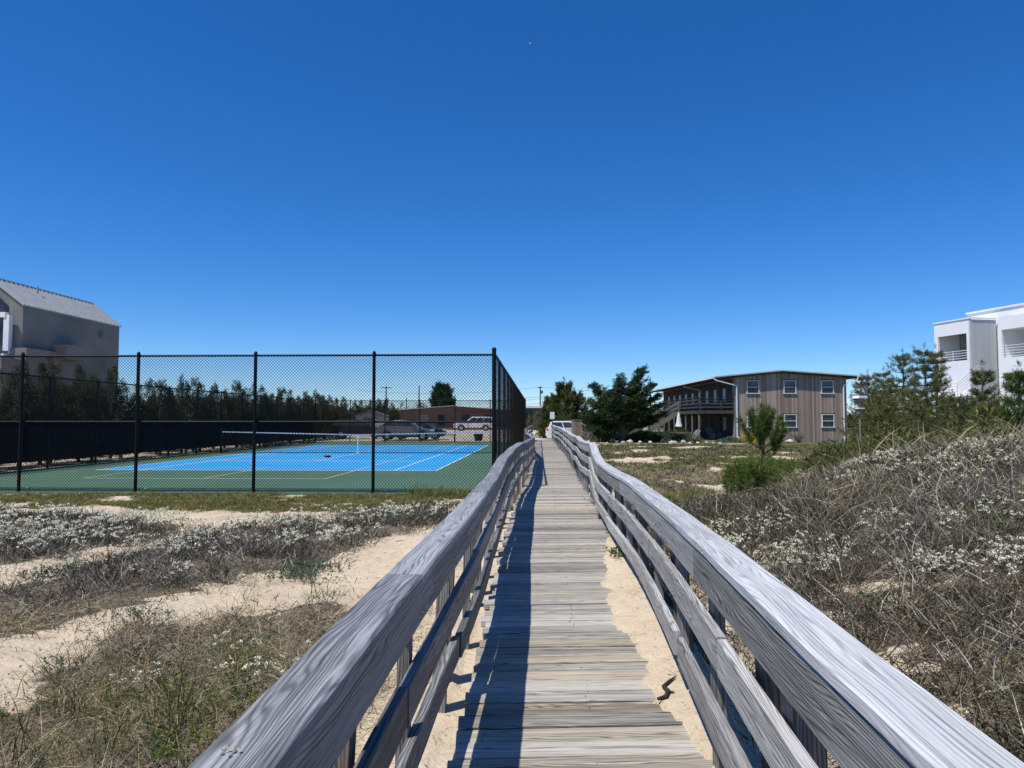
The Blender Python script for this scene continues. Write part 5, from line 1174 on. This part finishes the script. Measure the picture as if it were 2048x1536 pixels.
# white outside stair railing between the bays
m = MB()
for k in range(5):
    z = 3.6 + k * .22; a, b, c = wp(-1.0, -.2 - 0.6, z), wp(2.9, -.8, z), wp(4.6, -.4, z + 1.3); m.tube(a, b, .03, 6); m.tube(b, c, .03, 6)
    a2, b2 = wp(-1.0, -.8, 1.2 + k * .22), wp(2.6, -.8, 1.2 + k * .22); m.tube(a2, b2, .03, 6)
for s in (-1.0, .3, 1.6, 2.9): m.tube(wp(s, -.8, -.3), wp(s, -.8, 4.5), .04, 6)
m.build('stair_railing', M['whitemetal'], wb)
m = MB(); slabw(m, -1, 3, -.9, 0, 3.3, 3.5); slabw(m, 3, 4.7, -.6, 1.0, 3.3, 3.5); m.build('landing', M['white'], wb)
# ------------------------------------------------------------------ grey stucco house on the left
gh = empty('stucco_house', (-33, 52, 0), 0, 'tall grey stucco house with standing seam metal roof at the left edge', 'house'); lg = lambda v: local(gh, v)
M['stucco'] = plain('grey_stucco', (.20, .20, .192), .9, .15, .16, .5); M['seam'] = plain('standing_seam_metal', (.40, .41, .415), .45, .45, .08, 1.5); M['pinkst'] = plain('pinkish_stucco', (.235, .205, .195), .9, .1, .06, .8)
ya, yb = 46.8, 57.6; XW, XW2 = -31.65, -31.25; ze = ZA(610, ya); rx = 2.25; zr = ze + 1.75
def hx(y): return XW + (XW2 - XW) * (y - ya) / (yb - ya)
m = MB()
V = []
for y in (ya, yb): x = hx(y); V += [lg((x - 2 * rx - 1.0, y, -.3)), lg((x, y, -.3)), lg((x, y, ze)), lg((x - rx, y, zr)), lg((x - 2 * rx - 1.0, y, ze - .6))]
m.add(V, [(0, 1, 2, 3, 4), (9, 8, 7, 6, 5)] + [(i, (i + 1) % 5, 5 + (i + 1) % 5, 5 + i) for i in range(5)]); m.build('wall', M['stucco'], gh)
def roofpt(y, t, o): x = hx(y); return lg((x - rx * t, y, ze + (zr - ze) * t + o))
m = MB(); y0_, y1_ = ya - .1, yb + .12
V = [roofpt(y0_, -.04, .01), roofpt(y1_, -.04, .01), roofpt(y1_, 1, .01), roofpt(y0_, 1, .01)]; m.extrude(V, (0, 0, .09))
V = [lg((hx(y0_) - rx, y0_, zr + .01)), lg((hx(y1_) - rx, y1_, zr + .01)), lg((hx(y1_) - 2 * rx - 1.2, y1_, ze - .7)), lg((hx(y0_) - 2 * rx - 1.2, y0_, ze - .7))]; m.extrude(V, (0, 0, .09))
for i in range(26):
    y = y0_ + .1 + (y1_ - y0_ - .2) * i / 25; m.beam(roofpt(y, -.04, .14), roofpt(y, .99, .14), .05, .09)
m.beam(roofpt(y0_, 1.0, .13), roofpt(y1_, 1.0, .13), .16, .06)
m.build('roof', M['seam'], gh)
m = MB(); m.tube(roofpt(50.4, .72, -.05), Vector(roofpt(50.4, .72, .0)) + Vector((0, 0, .62)), .07, 8); m.build('vent_pipe', M['seam'], gh)
m = MB(); m.box(lg((hx(55.2) + .15, 55.2, 8.0)), (.3, .55, .35)); m.build('wall_vent', M['stucco'], gh)
m = MB(); m.box(lg((-31.0, 50.8, 6.3)), (1.0, 2.3, .95)); m.build('wall_box', M['pinkst'], gh)
m = MB(); m.box(lg((-31.7, 48.2, 5.3)), (1.1, 3.4, 1.9)); m.build('lower_wall', M['pinkst'], gh)
m = MB(); m.extrude([lg((-36.2, ya - .06, 5.9)), lg((-32.6, ya - .06, 5.9)), lg((-32.6, ya - .06, 9.0)), lg((-33.4, ya - .06, 9.75)), lg((-36.2, ya - .06, 9.2))], (0, .05, 0)); g1 = m.build('gable_window', M['glass'], gh)
m = MB(); m.box(lg((-34.4, ya - .4, 8.35)), (4.0, .35, .32)); m.box(lg((-32.35, ya - .35, 7.2)), (.35, .35, 2.3)); m.box(lg((-34.4, ya - .3, 5.6)), (4.0, .6, .5)); m.build('pergola_frame', M['white'], g1)
m = MB(); m.box(lg((-33.5, 45.2, 2.6)), (5.5, 3.0, 5.6)); m.build('garden_wall', M['pinkst'], gh)
# ------------------------------------------------------------------ brick building, shed, low roof
M['brick'] = bpy.data.materials.new('red_brick'); M['brick'].use_nodes = True; n_ = M['brick'].node_tree.nodes; l_2 = M['brick'].node_tree.links
bt = n_.new('ShaderNodeTexBrick'); bt.inputs['Color1'].default_value = (.30, .15, .10, 1); bt.inputs['Color2'].default_value = (.24, .12, .085, 1); bt.inputs['Mortar'].default_value = (.32, .24, .19, 1); bt.inputs['Scale'].default_value = 1; bt.inputs['Brick Width'].default_value = .3; bt.inputs['Row Height'].default_value = .12; bt.inputs['Mortar Size'].default_value = .012
tcb = n_.new('ShaderNodeTexCoord'); mp = n_.new('ShaderNodeMapping'); mp.inputs['Rotation'].default_value = (PI / 2, 0, 0); l_2.new(tcb.outputs['Object'], mp.inputs[0]); l_2.new(mp.outputs[0], bt.inputs['Vector']); l_2.new(bt.outputs['Color'], n_['Principled BSDF'].inputs['Base Color']); n_['Principled BSDF'].inputs['Roughness'].default_value = .9
YB_ = 105.0; bx_ = lambda px: (px - 1024) / F * YB_
bb = empty('brick_building', (bx_(905), 110, .2), 0, 'low red brick building with shallow white edged gable roof behind the court', 'building'); lb_ = lambda v: local(bb, v)
xl, xr, xm = bx_(787), bx_(1026), bx_(904); zl, zm = ZA(822, YB_), ZA(813, YB_)
m = MB(); m.extrude([lb_((xl, YB_, 0)), lb_((xr, YB_, 0)), lb_((xr, YB_, zl)), lb_((xm, YB_, zm)), lb_((xl, YB_, zl))], (0, 14, 0)); m.build('wall', M['brick'], bb)
m = MB()
for a, za, b, zb in ((xl - .7, zl - .02, xm, zm + .04), (xm, zm + .04, xr + .7, zl - .02)): m.extrude([lb_((a, YB_ - .9, za)), lb_((b, YB_ - .9, zb)), lb_((b, YB_ - .9, zb + .10)), lb_((a, YB_ - .9, za + .10))], (0, 15.8, 0))
m.build('roof', M['roofgrey'], bb)
M['boarded'] = plain('boarded_door_panel', (.40, .34, .28), .8, .2, .05)
for px, w, z0, z1, nm, mt in ((847.5, 1.0, .2, 2.3, 'door', M['boarded']), (883, .85, .9, 2.35, 'window', M['glass']), (931, 1.0, 1.25, 2.35, 'window', M['glass']), (975, 1.0, 1.25, 2.35, 'window', M['glass'])):
    m = MB(); m.box(lb_((bx_(px), YB_ - .03, (z0 + z1) / 2)), (w + .16, .06, z1 - z0 + .16)); fr_ = m.build(nm, M['roofdark'] if nm == 'window' else M['doorw'], bb)
    m = MB(); m.box(lb_((bx_(px), YB_ - .07, (z0 + z1) / 2)), (w, .02, z1 - z0)); m.build('pane' if nm == 'window' else 'panel', mt, fr_)
m = MB(); m.beam(lb_((bx_(912), YB_ - .12, zl - .05)), lb_((bx_(985), YB_ - .12, zl - .22)), .08, .12); m.build('conduit', plain('rust_red_paint', (.30, .09, .05)), bb)
Ys = 73.0; sx = lambda px: (px - 1024) / F * Ys
sd = empty('garden_shed', (sx(736), Ys, .2), 0, 'small pale green gabled shed left of the brick building', 'shed'); ls = lambda v: local(sd, v)
xa, xb, zt_, zw = sx(710), sx(764), ZA(823, Ys), ZA(832, Ys)
m = MB(); m.extrude([ls((xa, Ys, 0)), ls((xb, Ys, 0)), ls((xb, Ys, zw)), ls(((xa + xb) / 2, Ys, zt_)), ls((xa, Ys, zw))], (0, 4, 0)); m.build('wall', siding('pale_green_siding', [(.2, (.28, .32, .27)), (.8, (.38, .42, .36))], .2), sd)
m = MB()
for a, za, b, zb in ((xa - .2, zw - .05, (xa + xb) / 2, zt_ + .06), ((xa + xb) / 2, zt_ + .06, xb + .2, zw - .05)): m.extrude([ls((a, Ys - .2, za)), ls((b, Ys - .2, zb)), ls((b, Ys - .2, zb + .08)), ls((a, Ys - .2, za + .08))], (0, 4.4, 0))
m.build('roof', M['roofdark'], sd); m = MB(); m.box(ls(((xa + xb) / 2, Ys - .02, 1.0)), (.9, .04, 1.7)); m.build('door', M['decktimber'], sd)
Yc = 116; cx_ = lambda px: (px - 1024) / F * Yc
cn = empty('flat_roof_building', (cx_(1082), Yc, .3), 0, 'distant low building with flat white roof edge past the boardwalk end', 'building'); lc = lambda v: local(cn, v)
m = MB(); m.box(lc((cx_(1085), Yc + 3, 3.75)), (9.0, 6.5, .35)); m.build('roof', M['white'], cn); m = MB(); m.box(lc((cx_(1092), Yc + 3.5, 1.9)), (6.5, 4, 3.3)); m.build('wall', M['innerwall'], cn)
for px in (1058, 1069): m = MB(); m.box(lc((cx_(px), Yc + .2, 1.8)), (.2, .2, 3.5)); m.build('post', M['postgrey'], cn)
# timber edging, bin enclosure, sign
m = MB(); m.box((0, 0, .22), (2.6, .2, .5)); o = m.build('timber_edging', M['decktimber'], bevel=.01); o.location = (3.9, 62.5, tz(3.9, 62.5) + .15); tag(o, 'low brown timber edging wall across the end of the boardwalk', 'retaining wall')
Yq = 52.3; xq = (1153 - 1024) / F * Yq; en = empty('bin_enclosure', (xq, Yq, tz(xq, Yq)), 0, 'square wooden slatted screen box in front of the white car', 'enclosure')
hq = ZA(840, Yq) - tz(xq, Yq); m = MB()
for i in range(12): m.box((0, 0, .06 + i * (hq - .08) / 12 + .03), (.70, .70, (hq - .08) / 12 - .012), None, random.random(), 0)
m.build('slat_panel', M['oldpost'] if False else M['cedar'], en); m = MB(); m.box((0, 0, hq), (.76, .76, .05)); m.build('cap', M['postgrey'], en)
Yq = 51.6; xq = (1104.5 - 1024) / F * Yq; sg = empty('sign_post', (xq, Yq, tz(xq, Yq)), 0, 'small blank white sign on a dark post at the boardwalk end', 'sign'); zg = tz(xq, Yq)
m = MB(); m.box((0, .03, (ZA(837, Yq) - zg) / 2), (.07, .05, ZA(832, Yq) - zg)); m.build('post', M['decktimber'], sg)
m = MB(); m.box((0, 0, (ZA(824, Yq) + ZA(838, Yq)) / 2 - zg), (.32, .015, ZA(824, Yq) - ZA(838, Yq))); m.build('panel', M['white'], sg, bevel=.005)
# bench and planter behind the far fence
bn = empty('bench', ((893 - 1024) / F * 54.6, 54.6, .05), 0, 'low dark wooden bench behind the far court fence', 'bench')
m = MB(); m.box((0, 0, .45), (1.5, .35, .05)); m.build('seat', M['decktimber'], bn)
for s in (-.6, .6): m = MB(); m.box((s, 0, .21), (.06, .3, .42)); m.build('leg', M['decktimber'], bn)
pl = MB(); pl.lathe((0, 0, 0), [(.0, .02), (.26, .02), (.36, .5), (.38, .5), (.38, .54), (.33, .54), (.30, .3), (0, .3)], 20); o = pl.build('planter', plain('dark_plastic', (.03, .05, .035), .6)); o.location = ((957 - 1024) / F * 54.2, 54.2, .05); tag(o, 'dark round planter tub behind the far court fence near its right corner', 'planter')
# ------------------------------------------------------------------ utility poles and wires
M['polewood'] = plain('dark_pole_wood', (.09, .075, .06), .9, .1, .25, 2)
poles = [(772, 772, 150, True, 'utility pole with crossarm left of the brick building'), (838, 771, 152, False, 'slim utility pole above the brick building roof'), (873, 763, 148, False, 'tall slim pole behind the spiky evergreen'), (813, 796, 190, False, 'far small pole between crossarm pole and slim pole'), (1080.5, 772, 150, True, 'utility pole with wires past the end of the boardwalk'), (1301, 755, 160, False, 'pole top showing above the wood building roof')]
tops = {}
for px, py, Yd, arm, lb in poles:
    x = (px - 1024) / F * Yd; g = tz(x, Yd); h = ZA(py, Yd) - g; r_ = empty('utility_pole', (x, Yd, g), .2, lb, 'utility pole'); tops[px] = (x, Yd, g + h)
    m = MB(); m.tube((0, 0, -.3), (0, 0, h), .17, 9, .11); m.build('pole', M['polewood'], r_)
    if arm: m = MB(); m.box((0, .12, h - .35), (2.2 if px == 772 else 1.0, .12, .14)); m.build('crossarm', M['polewood'], r_)
    if px > 1050 and px < 1100: m = MB(); m.tube((.35, 0, h - 1.6), (.35, 0, h - .9), .22, 10); m.build('transformer', M['postgrey'], r_)
m = MB()
def wire(a, b, sag):
    P_ = []
    for i in range(15): t = i / 14; p = Vector(a).lerp(Vector(b), t); p.z -= sag * 4 * t * (1 - t); P_.append(p)
    m.path(P_, [.022] * 15, 4)
ax, ay, az = tops[1080.5]
for dz_, in ((-.2,), (-2.2,), (-2.6,), (-3.5,)): wire((ax, ay, az + dz_), (ax - 38, ay + 2, az + dz_ - .6), 1.0); wire((ax, ay, az + dz_), (ax + 36, ay + 5, az + dz_ + .3), 1.0)
o = m.build('overhead_wires', M['wire']); tag(o, 'thin overhead wires running from the roadside pole', 'wires')
# ------------------------------------------------------------------ cars
M['wpaint'] = plain('white_car_paint', (.72, .73, .74), .25, .5, .03); M['spaint'] = plain('silver_grey_car_paint', (.17, .19, .21), .25, .55, .05, 4, .35); M['dpaint'] = plain('dark_blue_car_paint', (.02, .028, .06), .22, .55)
M['redlamp'] = plain('red_lamp', (.45, .02, .015), .3, .5); M['lamp'] = plain('clear_lamp', (.6, .62, .62), .2, .5); M['trimblk'] = plain('black_trim', (.015, .015, .016), .5, .3)
def car(loc, rz, paint, lb, L=4.6, Wd=1.84, H=1.62, style='suv'):
    r_ = empty('parked_car', loc, rz, lb, 'car')
    if style == 'suv': P_ = [(-.5, .30), (-.5, .58), (-.485, .66), (-.47, .68), (.20, .66), (.34, .62), (.46, .55), (.49, .45), (.5, .30), (.47, .17), (-.47, .17)]; G = [(-.475, .66), (-.43, .93), (-.38, .985), (-.05, 1.0), (.05, .97), (.23, .66)]
    elif style == 'box': P_ = [(-.5, .30), (-.5, .58), (-.49, .64), (.18, .65), (.40, .62), (.48, .58), (.5, .45), (.5, .28), (.47, .2), (-.47, .2)]; G = [(-.49, .63), (-.465, .93), (-.43, .985), (.02, 1.0), (.06, .96), (.20, .64)]
    else: P_ = [(-.5, .32), (-.495, .60), (-.47, .70), (-.40, .72), (.16, .66), (.33, .58), (.45, .50), (.49, .42), (.5, .28), (.46, .15), (-.46, .15)]; G = [(-.46, .69), (-.33, .90), (-.18, .985), (-.02, 1.0), (.08, .95), (.30, .60)]
    hw = Wd / 2
    def shell(mb, poly, w0, w1, z0, z1, ins=0):
        n = len(poly); V = []
        for s in (-1, 1):
            for (px, pz) in poly:
                t = min(1, max(0, (pz - z0) / (z1 - z0))); w = w0 + (w1 - w0) * t; V.append((px * L, s * (w - .06 * abs(px * 2) ** 4), pz * H))
        mb.add(V, [tuple(range(n)), tuple(range(n, 2 * n))[::-1]] + [(i, n + i, n + (i + 1) % n, (i + 1) % n) for i in range(n)], None, .5)
    m = MB(); shell(m, P_, hw, hw, 0, 1); b = m.build('body', paint, r_, bevel=.05)
    m = MB(); shell(m, G, hw - .04, hw - .22, .62, 1.0); m.build('cabin', paint, r_, bevel=.04)
    # side glass
    gx0, gx1 = G[0][0], G[-1][0]
    zg0 = .685; zg1 = .93
    def sidex(z, e):  # x along the sloped pillars
        (xa_, za_), (xb_, zb_) = (G[0], G[1]) if e == 0 else (G[-1], G[-2]); t = (z - za_) / (zb_ - za_); return xa_ + (xb_ - xa_) * min(1.0, t)
    fr0, fr1 = (.05, .07) if style != 'box' else (.04, .05)
    for s in (-1, 1):
        cuts = [0, .36, .68, 1] if style != 'hatch' else [0, .22, .60, 1]
        for i in range(3):
            q0, q1 = cuts[i] + .015, cuts[i + 1] - .015; V = []
            for z, q in ((zg0, q0), (zg0, q1), (zg1, q1), (zg1, q0)):
                xa_ = sidex(z, 0) + fr0 * .5; xb_ = sidex(z, 1) - fr1 * .5; t = (z - .62) / .38; w = hw - .04 - .18 * t + .012; V.append(((xa_ + (xb_ - xa_) * q) * L, s * w, z * H))
            m = MB(); m.extrude(V, (0, s * .004, 0)); m.build('side_window', M['glass'], r_)
    for e, nm in ((1, 'windscreen'), (0, 'rear_window')):
        V = []
        for z, w in ((.70, hw - .18), (.70, -hw + .18), (.93, -hw + .28), (.93, hw - .28)): V.append(((sidex(z, e) + (.006 if e else -.006)) * L, w, z * H))
        m = MB(); m.extrude(V, (.004 if e else -.004, 0, .003)); m.build(nm, M['glass'], r_)
    for wx in (-.30, .31):
        for s in (-1, 1):
            R_ = .345 if style != 'box' else .38; c = Vector((wx * L, s * (hw - .10), R_)); m = MB(); m.tube(c - Vector((0, .115, 0)), c + Vector((0, .115, 0)), R_, 22); t_ = m.build('tyre', M['rubber'], r_)
            m = MB(); y_ = s * .118; m.tube(c + Vector((0, y_ - s * .01, 0)), c + Vector((0, y_ + s * .004, 0)), R_ * .62, 16); m.build('rim', M['chrome'], t_)
            m = MB(); n = 16; V = [(wx * L + math.cos(PI * i / n) * (R_ + .07), s * (hw + .003), R_ + math.sin(PI * i / n) * (R_ + .07)) for i in range(n + 1)] + [(wx * L + math.cos(PI * i / n) * (R_ + .02), s * (hw + .003), R_ + math.sin(PI * i / n) * (R_ + .02)) for i in range(n, -1, -1)]
            for i in range(n): a, b2 = V[i], V[i + 1]; c2, d2_ = V[2 * n + 1 - i], V[2 * n - i]; m.extrude([a, b2, d2_, c2], (0, s * .004, 0))
            m.build('wheel_arch', M['trimblk'], r_)
    for s in (-1, 1):
        m = MB(); m.box((-.485 * L, s * (hw - .17), .60 * H), (.16, .26, .16)); m.build('tail_light', M['redlamp'], r_, bevel=.02)
        m = MB(); m.box((.468 * L, s * (hw - .22), .50 * H), (.18, .30, .12)); m.build('headlight', M['lamp'], r_, bevel=.02)
        m = MB(); m.box((.17 * L, s * (hw + .08), .68 * H), (.12, .18, .12)); m.build('mirror', paint, r_, bevel=.02)
        m = MB(); m.box((0, s * (hw + .0), .2 * H), (L * .42, .03, .1)); m.build('sill', M['trimblk'], r_)
    return r_
cy = 57.5; car(((1152 - 1024) / F * cy, cy, tz(5, cy) + .02), 0, M['wpaint'], 'white crossover car parked behind the far end of the right railing', 4.75, 1.85, 1.66, 'suv')
cy = 57.0; car(((812 - 1024) / F * cy, cy, .06), 0, M['spaint'], 'silver grey hatchback parked behind the far court fence, nearest of the cars', 4.5, 1.82, 1.56, 'hatch')
cy = 59.8; car(((838 - 1024) / F * cy, cy, .06), 0, M['dpaint'], 'dark blue car parked just behind the silver hatchback', 4.5, 1.82, 1.52, 'hatch')
cy = 92; car(((948 - 1024) / F * cy, cy, tz(-4.8, cy) + .04), PI, M['wpaint'], 'white boxy sport utility vehicle parked by the brick building', 5.0, 1.95, 1.78, 'box')
cy = 62.5; car(((718 - 1024) / F * cy, cy, .06), .1, M['trimblk'], 'black vehicle in deep shade left of the silver hatchback', 4.6, 1.85, 1.6, 'suv')
# ------------------------------------------------------------------ birds in the sky
def bird(px, py, Yd, span, mt, lb, rz):
    p = AT(px, py, Yd); r_ = MB(); r_.lathe((0, 0, 0), [(.001, -.22 * span), (.045 * span, -.1 * span), (.06 * span, .02 * span), (.03 * span, .16 * span), (.002, .2 * span)], 8)
    for s in (-1, 1): r_.extrude([(0, s * .03 * span, -.07 * span), (0, s * .03 * span, .06 * span), (.10 * span, s * .25 * span, .05 * span), (.05 * span, s * .5 * span, -.06 * span), (.10 * span, s * .25 * span, -.05 * span)], (.012 * span, 0, 0))
    o = r_.build('bird', mt); o.location = p; o.rotation_euler = (0, PI / 2, rz); tag(o, lb, 'bird')
bird(1060, 86, 60, .42, M['white'], 'tiny pale bird high in the empty blue sky', .1)
bird(1045, 763, 70, .28, M['black'], 'tiny dark bird low in the sky above the boardwalk end', 1.0)
